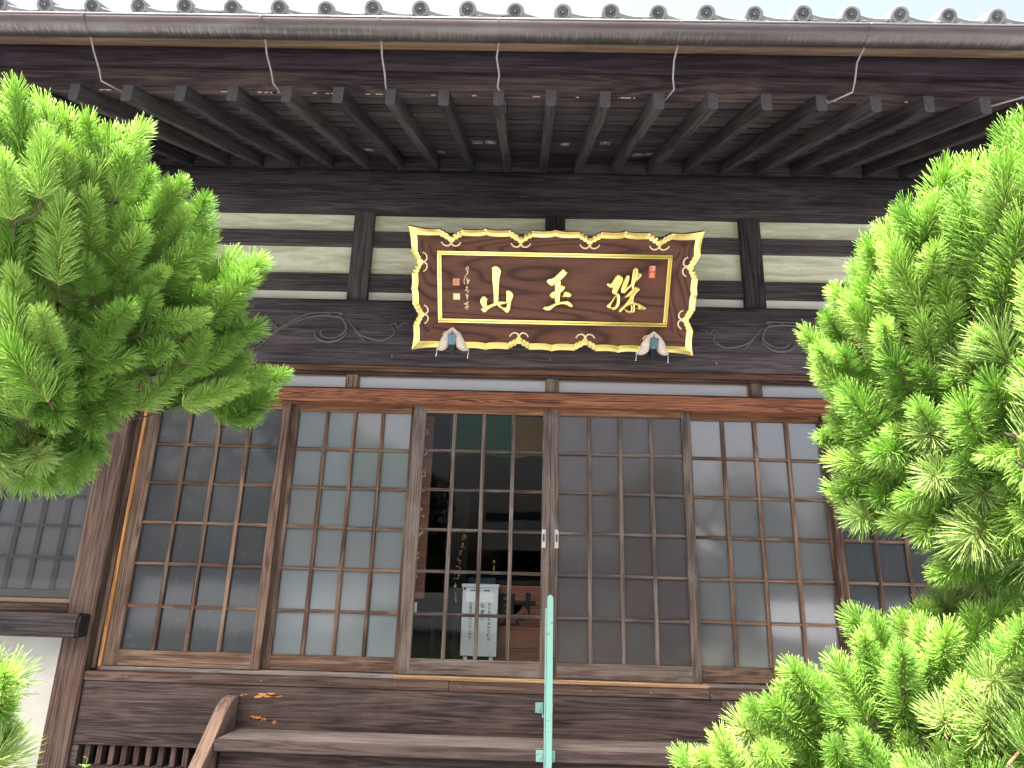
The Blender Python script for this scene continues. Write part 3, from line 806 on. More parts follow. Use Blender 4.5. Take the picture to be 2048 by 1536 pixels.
for kind in 'TBLR':
    out, inn = side_curve(kind)
    # force shared corners
    cs = {'T': ((-.957, .821), (.954, .821)), 'B': ((-.957, -.005), (.954, -.005)), 'L': ((-.957, -.005), (-.957, .821)), 'R': ((.954, -.005), (.954, .821))}[kind]
    ci = {'T': ((-.905, .763), (.902, .763)), 'B': ((-.905, .053), (.902, .053)), 'L': ((-.905, .053), (-.905, .763)), 'R': ((.902, .053), (.902, .763))}[kind]
    out[0], out[-1] = cs; inn[0], inn[-1] = ci
    m = MB()
    def bulge(u): return 0
    rows = [[P3(a, b, -.005) for a, b in out], [P3(a, b, .060) for a, b in out], [P3(a * .997, b * .997 + .0012, .0655) for a, b in out],
            [P3((a * .5 + c * .5), (b * .5 + d * .5), .056) for (a, b), (c, d) in zip(out, inn)],
            [P3(c, d, .050) for c, d in inn], [P3(c * .995, d + (.408 - d) * .008, .052) for c, d in inn], [P3(c * .992, d + (.408 - d) * .014, .040) for c, d in inn]]
    m.grid(rows)
    m.build('gilded_edge', M['gold'], plaque, recalc=False)
    a0, a1, b0, b1 = MR
    rc = {'T': ((a0, b1), (a1, b1)), 'B': ((a0, b0), (a1, b0)), 'L': ((a0, b0), (a0, b1)), 'R': ((a1, b0), (a1, b1))}[kind]
    n = len(inn) - 1
    m = MB()
    m.grid([[P3(c, d, .046) for c, d in inn], [P3(rc[0][0] + (rc[1][0] - rc[0][0]) * i / n, rc[0][1] + (rc[1][1] - rc[0][1]) * i / n, .012) for i in range(n + 1)]])
    m.build('frame_board', M['boardX' if kind in 'TB' else 'boardZ'], plaque)
def pbox(m, s0, s1, t0, t1, n0, n1):
    b = MB(); b.box(s0, s1, t0, t1, n0, n1, .0018)
    bmesh.ops.transform(b.bm, matrix=PM, verts=b.bm.verts[:]); me = bpy.data.meshes.new('t'); b.bm.to_mesh(me); b.bm.free(); m.bm.from_mesh(me); bpy.data.meshes.remove(me)
a0, a1, b0, b1 = MR
for s0, s1, t0, t1 in ((a0, a1, b1 - .028, b1), (a0, a1, b0, b0 + .028), (a0, a0 + .028, b0 + .0285, b1 - .0285), (a1 - .028, a1, b0 + .0285, b1 - .0285)):
    m = MB(); hz = s1 - s0 > .1
    if hz: pbox(m, s0, s1, t0, t0 + .011, 0, .022); pbox(m, s0, s1, t0 + .0115, t0 + .018, 0, .014); pbox(m, s0, s1, t0 + .0185, t1, 0, .020)
    else: pbox(m, s0, s0 + .011, t0, t1, 0, .022); pbox(m, s0 + .0115, s0 + .018, t0, t1, 0, .014); pbox(m, s0 + .0185, s1, t0, t1, 0, .020)
    m.build('gilded_moulding', M['gold'], plaque)
m = MB(); pbox(m, a0 + .02, a1 - .02, b0 + .02, b1 - .02, -.004, .004); m.build('centre_board', M['boardX'], plaque)
m = MB(); pbox(m, -.90, .90, .06, .76, -.03, -.006); m.build('back_board', M['eaveX'], plaque)
# curled ornaments at each notch
def curl(pts, nn_):
    m = MB()
    for sg in (-1, 1):
        Q = []
        for i in range(13):
            u = i / 12; th = -PI / 2 + PI * 1.05 * u          # an arc springing from the notch, its end hooked back
            Q.append((sg * (.033 - .030 * math.cos(PI * u * .93)), -.024 * math.sin(PI * min(1, u * 1.05) ) ** .8 - .004))
        W_ = [pts(*q) for q in Q]
        m.tube(W_, [.0060 - .0016 * (i / 12) for i in range(12)] + [.0066], 8)
    m.tube([pts(0, .012), pts(0, -.006), pts(0, -.016)], [.007, .0065, .003], 8)
    m.build('curl_ornament', M['gold_paint'], plaque)
for s in NX:
    curl(lambda x, y, s=s: P3(s + x, .722 + y, .046 + y * .45), 0)
    curl(lambda x, y, s=s: P3(s + x, .094 - y, .046 + y * .35), 0)
for t in NZ:
    curl(lambda x, y, t=t: P3(-.869 - y, t + x, .046 + y * .35), 0)
    curl(lambda x, y, t=t: P3(.866 + y, t + x, .046 + y * .35), 0)

def catmull(P_, closed=True, k=4):
    n = len(P_); Q = []
    rng = range(n) if closed else range(n - 1)
    for i in rng:
        g = (lambda j: P_[j % n]) if closed else (lambda j: P_[min(max(j, 0), n - 1)])
        p0, p1, p2, p3 = g(i - 1), g(i), g(i + 1), g(i + 2)
        for q in range(k):
            t = q / k
            Q.append(tuple(.5 * ((2 * b) + (-a + c) * t + (2 * a - 5 * b + 4 * c - d) * t * t + (-a + 3 * b - 3 * c + d) * t ** 3) for a, b, c, d in zip(p0, p1, p2, p3)))
    if not closed: Q.append(P_[-1])
    return Q
def curve_mesh(objs_data, name, mat, parent, world):
    """turns 2D curve datas into one mesh object placed with the world matrix"""
    bmx = bmesh.new(); dg = None
    for cd, dz in objs_data:
        ob = bpy.data.objects.new('tmp', cd); COL.objects.link(ob)
        dg = bpy.context.evaluated_depsgraph_get(); dg.update()
        me = bpy.data.meshes.new_from_object(ob.evaluated_get(dg)); me.transform(Matrix.Translation((0, 0, dz)))
        bmx.from_mesh(me); bpy.data.meshes.remove(me)
        bpy.data.objects.remove(ob); bpy.data.curves.remove(cd)
    bmesh.ops.transform(bmx, matrix=world, verts=bmx.verts[:])
    m = MB(); m.bm.free(); m.bm = bmx
    return m.build(name, mat, parent)
def poly_curve(pts, extrude, bevel, offset=0.0):
    cd = bpy.data.curves.new('c', 'CURVE'); cd.dimensions = '2D'; cd.fill_mode = 'BOTH'
    cd.extrude = extrude; cd.bevel_depth = bevel; cd.bevel_resolution = 2; cd.offset = offset
    sp = cd.splines.new('POLY'); sp.points.add(len(pts) - 1)
    for p, q in zip(sp.points, pts): p.co = (q[0], q[1], 0, 1)
    sp.use_cyclic_u = True
    return cd
def text_curve(body, size, extrude=.001, bevel=0.0, offset=0.0, ax='CENTER', sx=1.0):
    cd = bpy.data.curves.new('c', 'FONT'); cd.body = body; cd.size = size; cd.extrude = extrude; cd.bevel_depth = bevel; cd.offset = offset
    cd.align_x = ax; cd.align_y = 'CENTER'; return cd
STROKES = {'mountain': [[(-0.4163, 0.5529), (-0.4099, 0.562), (-0.3944, 0.5675), (-0.3789, 0.5657), (-0.3632, 0.5552), (-0.3547, 0.5374), (-0.3562, 0.5166), (-0.3636, 0.4802), (-0.3669, 0.4227), (-0.369, 0.37), (-0.3705, 0.3223), (-0.3842, 0.3194), (-0.3987, 0.3204), (-0.4005, 0.3694), (-0.4048, 0.4219), (-0.4105, 0.4792), (-0.4117, 0.5259), (-0.4137, 0.5452)], [(-0.4871, 0.3451), (-0.4805, 0.3585), (-0.4687, 0.3653), (-0.4556, 0.3616), (-0.4463, 0.3526), (-0.4397, 0.3421), (-0.4462, 0.3314), (-0.4474, 0.3181), (-0.4447, 0.3048), (-0.4552, 0.2886), (-0.4684, 0.2843), (-0.4763, 0.2935), (-0.4856, 0.3093), (-0.491, 0.3278)], [(-0.4855, 0.276), (-0.4737, 0.2869), (-0.4447, 0.2995), (-0.4131, 0.3135), (-0.3869, 0.3247), (-0.3606, 0.3305), (-0.3343, 0.3324), (-0.308, 0.3263), (-0.3184, 0.3181), (-0.3498, 0.3068), (-0.3761, 0.3023), (-0.4051, 0.2924), (-0.4313, 0.2758), (-0.4524, 0.2553), (-0.4629, 0.2524), (-0.4762, 0.2615)], [(-0.3169, 0.4001), (-0.3065, 0.4082), (-0.2934, 0.4071), (-0.2775, 0.3956), (-0.2694, 0.3774), (-0.2717, 0.3588), (-0.2818, 0.3348), (-0.2867, 0.3108), (-0.2901, 0.2815), (-0.2965, 0.2626), (-0.3069, 0.253), (-0.3188, 0.2568), (-0.3362, 0.2725), (-0.3602, 0.2946), (-0.3735, 0.3063), (-0.3656, 0.3065), (-0.3471, 0.2962), (-0.3259, 0.2914), (-0.3128, 0.297), (-0.3105, 0.321), (-0.316, 0.3341), (-0.3139, 0.3712)]], 'jade': [[(-0.0491, 0.4762), (-0.0397, 0.4872), (-0.0204, 0.4909), (-0.0012, 0.501), (0.0197, 0.5208), (0.0384, 0.5405), (0.0551, 0.5548), (0.0659, 0.5518), (0.0716, 0.5444), (0.0838, 0.5361), (0.0811, 0.5231), (0.0657, 0.5023), (0.0449, 0.4803), (0.0278, 0.4756), (0.0108, 0.4666), (0.0027, 0.449), (-0.01, 0.4401), (-0.0253, 0.4441), (-0.0409, 0.4568)], [(0.0089, 0.4579), (0.0191, 0.4754), (0.0405, 0.4824), (0.0439, 0.4499), (0.045, 0.3932), (0.0407, 0.3624), (0.0396, 0.3337), (0.0157, 0.3288), (0.0094, 0.3507), (0.0105, 0.3837), (0.0078, 0.4274)], [(-0.0264, 0.3796), (-0.0173, 0.3985), (0.002, 0.4076), (0.0171, 0.4123), (0.0315, 0.4344), (0.0483, 0.4478), (0.0702, 0.4428), (0.0729, 0.4309), (0.0628, 0.411), (0.0438, 0.3953), (0.0226, 0.3796), (0.0123, 0.364), (-0.0027, 0.356), (-0.0161, 0.3634)], [(0.0556, 0.3715), (0.066, 0.3848), (0.0696, 0.4024), (0.089, 0.4072), (0.1067, 0.401), (0.1158, 0.3903), (0.1143, 0.3749), (0.1015, 0.368), (0.0796, 0.3709)], [(-0.0684, 0.2871), (-0.0579, 0.3029), (-0.0339, 0.3056), (-0.0059, 0.3195), (0.0201, 0.3289), (0.0503, 0.3383), (0.0764, 0.3411), (0.0981, 0.3438), (0.116, 0.3331), (0.1287, 0.3179), (0.127, 0.3057), (0.1174, 0.3011), (0.104, 0.3063), (0.0862, 0.3159), (0.0641, 0.3199), (0.038, 0.316), (0.0122, 0.3044), (-0.007, 0.2885), (-0.0241, 0.2759), (-0.0483, 0.2754)]], 'pearl': [[(0.3473, 0.4634), (0.3561, 0.4687), (0.3743, 0.4665), (0.3842, 0.4745), (0.3958, 0.4981), (0.4076, 0.5164), (0.4226, 0.5245), (0.441, 0.5184), (0.4523, 0.5044), (0.451, 0.4837), (0.4399, 0.4548), (0.4263, 0.4232), (0.4151, 0.3942), (0.4048, 0.3914), (0.3899, 0.4015), (0.3874, 0.4224), (0.3929, 0.4382), (0.3736, 0.4352), (0.3574, 0.4453)], [(0.4151, 0.3942), (0.4302, 0.4024), (0.4419, 0.3816), (0.4423, 0.3553), (0.4413, 0.3288), (0.4286, 0.3021), (0.4086, 0.287), (0.3927, 0.2893), (0.3829, 0.2998), (0.3712, 0.2982), (0.3588, 0.3085), (0.3618, 0.3245), (0.3816, 0.3435), (0.3983, 0.3702), (0.4104, 0.3849), (0.4042, 0.3598), (0.3865, 0.3277), (0.3836, 0.3104), (0.3968, 0.308), (0.4123, 0.3123), (0.4214, 0.3337), (0.4237, 0.3602), (0.417, 0.3837)], [(0.4747, 0.5178), (0.487, 0.5258), (0.4955, 0.5156), (0.4931, 0.4923), (0.4839, 0.4557), (0.4772, 0.44), (0.4995, 0.4561), (0.5136, 0.4771), (0.515, 0.4564), (0.5031, 0.4405), (0.4862, 0.4219), (0.4692, 0.4032), (0.4508, 0.4054), (0.4463, 0.4158), (0.4487, 0.4394), (0.457, 0.4708), (0.4657, 0.4969)], [(0.5203, 0.5676), (0.5326, 0.5755), (0.546, 0.5681), (0.5507, 0.5554), (0.5456, 0.5373), (0.5391, 0.5191), (0.5361, 0.488), (0.5305, 0.4567), (0.529, 0.441), (0.5195, 0.4278), (0.5139, 0.4537), (0.511, 0.4771), (0.5139, 0.5108), (0.5154, 0.5444)], [(0.543, 0.5372), (0.5634, 0.5402), (0.5746, 0.5275), (0.568, 0.5119), (0.5488, 0.4908), (0.5342, 0.4776), (0.5284, 0.4878), (0.5429, 0.5011), (0.5317, 0.5138), (0.5371, 0.5294)], [(0.4686, 0.3716), (0.483, 0.3904), (0.5073, 0.4171), (0.5266, 0.4384), (0.5519, 0.4467), (0.5685, 0.4327), (0.5543, 0.4128), (0.54, 0.3942), (0.5311, 0.373), (0.5303, 0.3466), (0.5178, 0.3384), (0.5072, 0.3408), (0.4975, 0.33), (0.4804, 0.3111), (0.4635, 0.2895), (0.4488, 0.2732), (0.4402, 0.2837), (0.4546, 0.3053), (0.4766, 0.3296), (0.4957, 0.3564), (0.5097, 0.3804), (0.4941, 0.3801)], [(0.5098, 0.3409), (0.5329, 0.3466), (0.5647, 0.3394), (0.5918, 0.3267), (0.6164, 0.3113), (0.6122, 0.298), (0.5941, 0.2949), (0.5571, 0.2995), (0.5718, 0.3131), (0.5582, 0.3207), (0.5422, 0.3257), (0.5453, 0.2992), (0.5403, 0.2778), (0.5225, 0.2695), (0.5014, 0.2703), (0.4849, 0.282), (0.4746, 0.3004), (0.4949, 0.2902), (0.5135, 0.2853), (0.5205, 0.2987), (0.5163, 0.3225), (0.5006, 0.3221), (0.4806, 0.3085), (0.4872, 0.3272)]], 'signature': [[(-0.5904, 0.5378), (-0.5786, 0.5561), (-0.5708, 0.5537), (-0.5735, 0.5408), (-0.5852, 0.5367), (-0.5709, 0.5382), (-0.5813, 0.5251), (-0.5709, 0.5227), (-0.5813, 0.5121), (-0.5735, 0.5123)], [(-0.5735, 0.5123), (-0.5892, 0.4964), (-0.5971, 0.4754), (-0.5998, 0.4545), (-0.596, 0.4389)], [(-0.5788, 0.4862), (-0.5815, 0.4653), (-0.571, 0.4708), (-0.5789, 0.455), (-0.5632, 0.4709), (-0.5711, 0.4551), (-0.5815, 0.4471), (-0.5685, 0.4447)], [(-0.5895, 0.4181), (-0.5764, 0.4236), (-0.5843, 0.4077), (-0.5922, 0.397), (-0.579, 0.4025), (-0.5686, 0.3949), (-0.5817, 0.3841)], [(-0.5923, 0.3654), (-0.5765, 0.371), (-0.5858, 0.3523), (-0.5713, 0.3658), (-0.5792, 0.3498), (-0.5766, 0.3366)], [(-0.6031, 0.3041), (-0.5819, 0.3152), (-0.5713, 0.3234), (-0.5899, 0.3018), (-0.574, 0.3074), (-0.5953, 0.2776), (-0.582, 0.2913), (-0.5688, 0.2889), (-0.5847, 0.2752), (-0.5741, 0.2714)]]}
for nm, lab in (('mountain', 'gold character for mountain'), ('jade', 'gold character for jade'), ('pearl', 'gold character for pearl')):
    L_ = [(poly_curve(catmull(s), .002, .010, -.0075), .012 + .0012 * i) for i, s in enumerate(STROKES[nm])]
    o = curve_mesh(L_, 'carved_character', M['gold'], plaque, PM); o['label'] = lab
    m = MB()
    for s in STROKES[nm]:
        q = catmull(s); q += q[:1]; m.tube([P3(a, b, .0085) for a, b in q], .0019, 5)
    m.build('character_rim', M['gold_paint'], o)
m = MB()
for s in STROKES['signature']:
    q = catmull(s, False, 4); n = len(q)
    m.tube([P3(a, b, .0055) for a, b in q], [.0012 + .0021 * abs(math.sin(i * .9)) for i in range(n)], 5)
m.build('signature', M['gold_paint'], plaque)
def seal(s0, s1, t0, t1, plate, ink_, rows_, cols_):
    m = MB(); pbox(m, s0, s1, t0, t1, .003, .0055); o = m.build('seal', plate, plaque)
    m = MB(); cw = (s1 - s0) / cols_; ch = (t1 - t0) / rows_
    for i in range(cols_):
        for j in range(rows_):
            x0 = s0 + cw * i + .0022; x1 = s0 + cw * (i + 1) - .0022; y0 = t0 + ch * j + .002; y1 = t0 + ch * (j + 1) - .002
            for k in range(4):
                yy = y0 + (y1 - y0) * k / 3.4; pbox(m, x0 + random.choice((0, .004)), x1 - random.choice((0, .004)), yy, yy + .0018, .0055, .0068)
            xx = x0 + (x1 - x0) * random.choice((.25, .5, .6)); pbox(m, xx, xx + .0018, y0, y1, .0057, .0072)
            xx = x0 + (x1 - x0) * .05; pbox(m, xx, xx + .0016, y0, y0 + (y1 - y0) * .6, .0057, .0071)
    m.build('seal_writing', ink_, o)
seal(-.675, -.629, .431, .478, M['seal'], M['gold_paint'], 2, 2)
seal(-.673, -.628, .335, .377, M['gold_paint'], M['gold'], 1, 1)
m = MB(); pbox(m, .623, .668, .505, .586, .003, .0052); so_ = m.build('seal', M['seal_red'], plaque)
MT = PM @ Matrix.Translation((.6455, .565, .0055)); curve_mesh([(text_curve('淳', .040, .0008), 0)], 'seal_writing', M['gold_paint'], so_, MT)
MT = PM @ Matrix.Translation((.6455, .524, .0055)); curve_mesh([(text_curve('古', .036, .0008), 0)], 'seal_writing', M['gold_paint'], so_, MT)
# ---- padded hooks under the plaque
def cushion(s, lab, mirror=1):
    root = empty('padded_hook', P3(s, 0, .05), lab, 'cushion', 'brocade pads on the hooks that carry the plaque')
    for sg in (-1, 1):
        path = [(0, .155), (sg * .012, .135), (sg * .030, .105), (sg * .046, .070), (sg * .058, .038), (sg * .078, .016), (sg * .100, .004), (sg * .110, 0)]
        rad = [.002, .013, .024, .032, .034, .025, .010, .002]
        path = catmull(path, False, 3); rr = []
        for i in range(len(path)):
            u = i / 3; k = min(int(u), 6); rr.append(rad[k] + (rad[k + 1] - rad[k]) * (u - k))
        m = MB(); m.tube([P3(s + a, b, .050 + r_ * .55) for (a, b), r_ in zip(path, rr)], rr, 14)
        o = m.build('pad', M['brocade'], root)
        tipp = P3(s + sg * .108, .001, .052)
        m = MB(); m.tube([tipp, tipp + Vector((-.001 * sg, -.002, -.022)), tipp + Vector((-.004, -.002, -.052 - (.012 if sg * mirror > 0 else 0)))], [.0016, .0016, .0026], 6)
        m.build('cord', M['paper'], root)
    m = MB(); m.prism([(s - .030, .120), (s + .030, .120), (s + .021, .046), (s - .021, .046)], 'Z', .095, .103, .0015)
    bmesh.ops.transform(m.bm, matrix=PM, verts=m.bm.verts[:]); m.build('hook_plate', M['iron_blue'], root, recalc=True)
    m = MB(); m.prism([(s - .021, .0455), (s + .021, .0455), (s + .015, -.02), (s - .015, -.02)], 'Z', -.01, .100, .002)
    bmesh.ops.transform(m.bm, matrix=PM, verts=m.bm.verts[:]); m.build('hook_bracket', M['iron'], root, recalc=True)
cushion(-.675, 'speckled brocade pad on the iron hook at the left end of the plaque', 1)
cushion(.678, 'speckled brocade pad on the iron hook at the right end of the plaque', 1)

# ---- votive stickers on the soffit
def sticker(x, y, wd, ht, white, seed):
    random.seed(seed); z = lambda yy: rz(yy) - .0022
    th = math.atan(SLOPE); m = MB()
    B_ = MB()
    if white: B_.box(-wd / 2, wd / 2, -ht / 2, ht / 2, -.0006, 0)
    fr = .0032
    for a in ((-wd / 2, wd / 2, -ht / 2, -ht / 2 + fr), (-wd / 2, wd / 2, ht / 2 - fr, ht / 2), (-wd / 2, -wd / 2 + fr, -ht / 2, ht / 2), (wd / 2 - fr, wd / 2, -ht / 2, ht / 2)):
        B_.box(*a, -.001, -.0002)
    for k in range(7):
        if random.random() < .55: yy = -ht * .38 + ht * .76 * k / 6.5; x0 = -wd * random.uniform(.1, .4); B_.box(x0, x0 + wd * random.uniform(.35, .6), yy, yy + .0048, -.0012, -.0004, 0, 1)
    for k in range(4):
        xx = -wd * .35 + wd * .7 * k / 3.5; y0 = -ht * random.uniform(.05, .38); B_.box(xx, xx + .0048, y0, y0 + ht * random.uniform(.25, .45), -.0013, -.0005, 0, 1)
    mat = Matrix.Translation((x, y, z(y))) @ Matrix.Rotation(th, 4, 'X')
    bmesh.ops.transform(B_.bm, matrix=mat, verts=B_.bm.verts[:])
    return B_.build('votive_sticker', [M['stick'], M['ink'] if white else M['stick']], hall)
M['stick'] = plain('faded_sticker_paint', (.60, .60, .62), rough=.9, var=.3, scale=60)
for i, a in enumerate([(-1.381, -0.307, 0.059, 0.0796, False), (-0.849, -0.282, 0.0555, 0.0749, False), (-0.559, -0.584, 0.0656, 0.0886, False), (-0.469, -0.59, 0.0655, 0.0884, False), (0.046, -0.569, 0.0588, 0.0793, False), (0.316, -0.615, 0.0649, 0.0876, False), (0.595, -0.292, 0.0624, 0.0842, False), (0.674, -0.314, 0.0694, 0.0937, False), (0.902, 0.104, 0.0557, 0.0752, True), (0.335, 0.001, 0.0625, 0.0844, False), (-0.24, 0.047, 0.0711, 0.096, False), (-0.169, 0.041, 0.0552, 0.0746, False), (-1.147, 0.063, 0.0636, 0.0859, False)]): sticker(*a, seed=40 + i)
random.seed(11)

# ================================================================ HANDRAIL
hr = empty('handrail', (-.02, -.43, 0), 'mint green painted steel handrail post in the middle of the steps', 'handrail')
m = MB(); m.prism([(-.0335, .0), (.0025, .0), (.0025, 1.560), (-.004, 1.572), (-.0155, 1.577), (-.027, 1.572), (-.0335, 1.560)], 'Y', -.445, -.430, .002); m.build('rail_bar', M['mint'], hr, recalc=True)
MB().box(-.043, -.0345, -.435, -.405, 0, 1.50, .002).build('rail_rib', M['mint'], hr)
for z, yw in ((.912, -.078), (.716, -.388)):
    for x0, x1 in ((-.085, -.036), (.004, .022)):
        MB().box(x0, x1, yw - .006, yw - .001, z - .030, z + .030, .002).build('bracket', M['mint'], hr)
        MB().tube([((x0 + x1) / 2, yw - .006, z - .014), ((x0 + x1) / 2, yw - .010, z - .014)], .004, 6).build('bolt', M['rim'], hr)
    MB().prism([(yw - .006, z - .004), (yw - .006, z + .022), (-.404, z + .016), (-.404, z - .0)], 'X', -.052, -.046).build('bracket_arm', M['mint'], hr, recalc=True)

# ================================================================ THINGS IN THE ROOM
sb = empty('offering_box', (.05, .9, 1.06), 'red-brown wooden offering box with a large black brushed character behind the clear door', 'offering box')
zs = [1.062, 1.14, 1.165, 1.32, 1.475, 1.622]
for a, b in zip(zs, zs[1:]):
    MB().box(-.62, .66, .90, .925, a + .001, b - .001, .002).build('side_board', M['box_wood'], sb)
MB().box(-.64, .68, .89, 1.50, 1.623, 1.66, .004).build('top_board', M['dark'], sb)
MB().box(-.62, .66, .926, 1.48, 1.062, 1.62).build('carcass', M['box_wood'], sb)
ML = Matrix.Translation((-.222, .8985, 1.428)) @ Matrix.Rotation(R(90), 4, 'X') @ Matrix.Scale(.80, 4, (0, 1, 0))
curve_mesh([(text_curve('財', .31, .0006, 0, .009), 0)], 'painted_character', M['ink'], sb, ML)
wb = empty('collection_box', (-.49, .78, 1.06), 'pale grey enamel collection box on feet with handwritten notice', 'box')
MB().box(-.622, -.356, .70, .86, 1.118, 1.612, .003).build('box_body', M['white_metal'], wb)
MB().box(-.630, -.349, .688, .868, 1.600, 1.625, .003).build('box_lid', M['white_metal'], wb)
for x in (-.60, -.41):
    MB().box(x, x + .028, .71, .85, 1.076, 1.117, .002).build('foot', M['white_metal'], wb)
MB().box(-.625, -.352, .69, .87, 1.061, 1.075, .002).build('base_plate', M['white_metal'], wb)
MB().prism([(.72, 1.626), (.80, 1.672), (.84, 1.672), (.84, 1.626)], 'X', -.585, -.385, .002).build('sloped_top', M['iron_blue'], wb, recalc=True)
MB().box(-.598, -.392, .697, .6995, 1.497, 1.566, .0).build('white_notice', M['paper'], wb)
MB().tube([(-.605, .699, 1.588), (-.605, .694, 1.588)], .009, 10).build('lock', M['iron'], wb)
for x in (-.565, -.465): MB().box(x, x + .045, .6975, .6995, 1.574, 1.582).build('name_plate', M['alu_dark'], wb)
cols = [('古いお札やお守り様は', -.418, 1.478, .0255, .0268), ('感謝し', -.468, 1.468, .034, .044), ('この神納箱にお入れ下さい', -.514, 1.478, .0225, .0222), ('お焚き上げいたします', -.556, 1.478, .0255, .0262)]
L_ = []
for txt, x, z, size, stp in cols:
    for i, chh in enumerate(txt):
        L_.append((chh, x, z - i * stp, size))
bmx = bmesh.new()
for chh, x, z, size in L_:
    cd = text_curve(chh, size, .0003, 0, .0005); ob = bpy.data.objects.new('tmp', cd); COL.objects.link(ob)
    dg = bpy.context.evaluated_depsgraph_get(); me = bpy.data.meshes.new_from_object(ob.evaluated_get(dg))
    me.transform(Matrix.Translation((x, .6992, z)) @ Matrix.Rotation(R(90), 4, 'X')); bmx.from_mesh(me); bpy.data.meshes.remove(me)
    bpy.data.objects.remove(ob); bpy.data.curves.remove(cd)
m = MB(); m.bm.free(); m.bm = bmx; m.build('handwritten_notice', M['ink'], wb)

cu = empty('five_colour_curtain', (-.3, 1.0, 2.6), 'five colour temple curtain in purple, green, ochre, red and white across the room', 'curtain')
cols = ['cl_purple', 'cl_green', 'cl_yellow', 'cl_red', 'cl_white']
for i in range(-5, 8):
    x0 = -.80 + (i - 1) * .515; nm = cols[i % 5]
    rows = []
    for j in range(7):
        v = j / 6; r_ = []
        for k in range(17):
            u = k / 16; x = x0 + .513 * u
            hem = 2.612 + .03 * (2 * u - 1) ** 2 * -1 + .03
            zz = 2.97 + (hem - 2.97) * v
            r_.append((x, .90 + .018 * math.sin(u * 9 + i) * v + .008 * math.sin(u * 23 + i * 2) * v, zz))
        rows.append(r_)
    MB().grid(rows, smooth=True).build('curtain_panel', M[nm], cu)

hb = empty('hanging_board', (-.98, .5, 1.5), 'tall red-brown hanging board with pale gold cursive writing beside the clear door', 'sign board')
MB().box(-1.08, -.885, .5, .53, 1.51, 2.86, .008).build('board', M['box_wood'], hb)
m = MB()
GL = [[(-.03, .05), (.0, .07), (.03, .05), (.02, .02), (-.02, .015), (-.03, .03)], [(-.02, .06), (.02, .06), (.03, .02), (-.01, -.01), (-.03, .02), (.0, .04)],
      [(-.03, .07), (-.01, .05), (-.02, .02), (.02, .03), (.03, -.01), (.0, -.02)], [(-.01, .07), (.0, -.01), (-.02, .03), (.03, .035)],
      [(-.02, .05), (.02, .055), (.01, .02), (-.02, .0), (.03, -.01), (.035, -.03)], [(-.03, .05), (.02, .06), (.035, .03), (.0, -.02), (-.025, -.025)],
      [(-.02, .07), (.0, .05), (-.02, .03), (.02, .02), (-.02, .0), (.02, -.02), (-.01, -.045)], [(-.01, .06), (.02, .04), (-.02, .02), (.02, .0), (-.03, -.03)]]
for i, g_ in enumerate(GL):
    q = catmull(g_, False, 5); n = len(q); z0 = 2.70 - i * .148
    m.tube([(-.965 + a * 1.2, .4985, z0 + b * .8) for a, b in q], [.0035 + .005 * abs(math.sin(k * .35)) for k in range(n)], 6)
m.build('brushed_writing', M['gold_paint'], hb)
cb_ = empty('card', (-.97, .5, 1.46), 'small white card fixed under the hanging board', 'card')
MB().box(-1.0, -.93, .50, .503, 1.42, 1.485).build('card_sheet', M['paper'], cb_)
gb = empty('lettered_pillar', (-.76, 1.6, 1.06), 'black pillar board with glinting gold cursive letters inside the room', 'sign board')
MB().box(-.86, -.66, 1.5, 1.54, 1.062, 2.45, .004).build('board', M['dark'], gb)
m = MB()
for i, z0 in enumerate((2.00, 1.93, 1.87, 1.80, 1.72, 1.65, 1.58, 1.50)):
    g_ = GL[(i * 3 + 1) % 8]; q = catmull(g_, False, 5); n = len(q); sc_ = .75 if i > 3 else .55
    m.tube([(-.745 + (.012 * (4 - i) if i < 4 else 0) + a * sc_, 1.497, z0 + b * sc_) for a, b in q], [.003 + .006 * abs(math.sin(k * .5)) * 1.25 for k in range(n)], 6)
m.build('gold_letters', M['gold'], gb)
al = empty('altar_table', (0, 2.4, 1.06), 'black lacquered altar table inside the room behind the offering box', 'table')
MB().box(-.85, 1.2, 2.3, 2.7, 1.66, 1.70, .006).build('table_top', M['dark'], al)
for x in (-.82, 1.12): MB().box(x, x + .06, 2.34, 2.66, 1.062, 1.659, .004).build('leg', M['dark'], al)
MB().box(-.80, 1.15, 2.30, 2.32, 1.5, 1.655).build('apron', M['dark'], al)
m = MB()
for k in range(14): x = -.75 + k * .14; m.tube([(x, 2.297, 1.62), (x + .03, 2.295, 1.605), (x + .06, 2.297, 1.62), (x + .03, 2.296, 1.635)], .0045, 5)
m.build('gilt_carving', M['gold'], al)
def lathe(m, prof, c, n=16):
    m.grid([[(c[0] + r_ * math.cos(2 * PI * j / n), c[1] + r_ * math.sin(2 * PI * j / n), c[2] + z) for j in range(n)] for r_, z in prof], smooth=True, close=True)
def ornament(x, kind, lab):
    e = empty('altar_ornament', (x, 2.45, 1.701), lab, 'ornament', 'gold vessels on the altar table')
    m = MB()
    if kind == 0: lathe(m, [(.001, 0), (.05, 0), (.045, .012), (.015, .025), (.012, .05), (.04, .06), (.05, .075), (.046, .078), (.001, .07)], (x, 2.45, 1.701))
    elif kind == 1: lathe(m, [(.001, 0), (.075, 0), (.085, .02), (.09, .035), (.06, .045), (.001, .045)], (x, 2.45, 1.701))
    else: lathe(m, [(.001, 0), (.05, 0), (.03, .03), (.012, .06), (.02, .09), (.012, .12), (.03, .15), (.028, .152), (.001, .15)], (x, 2.45, 1.701))
    m.build('vessel', M['gold'], e, recalc=True)
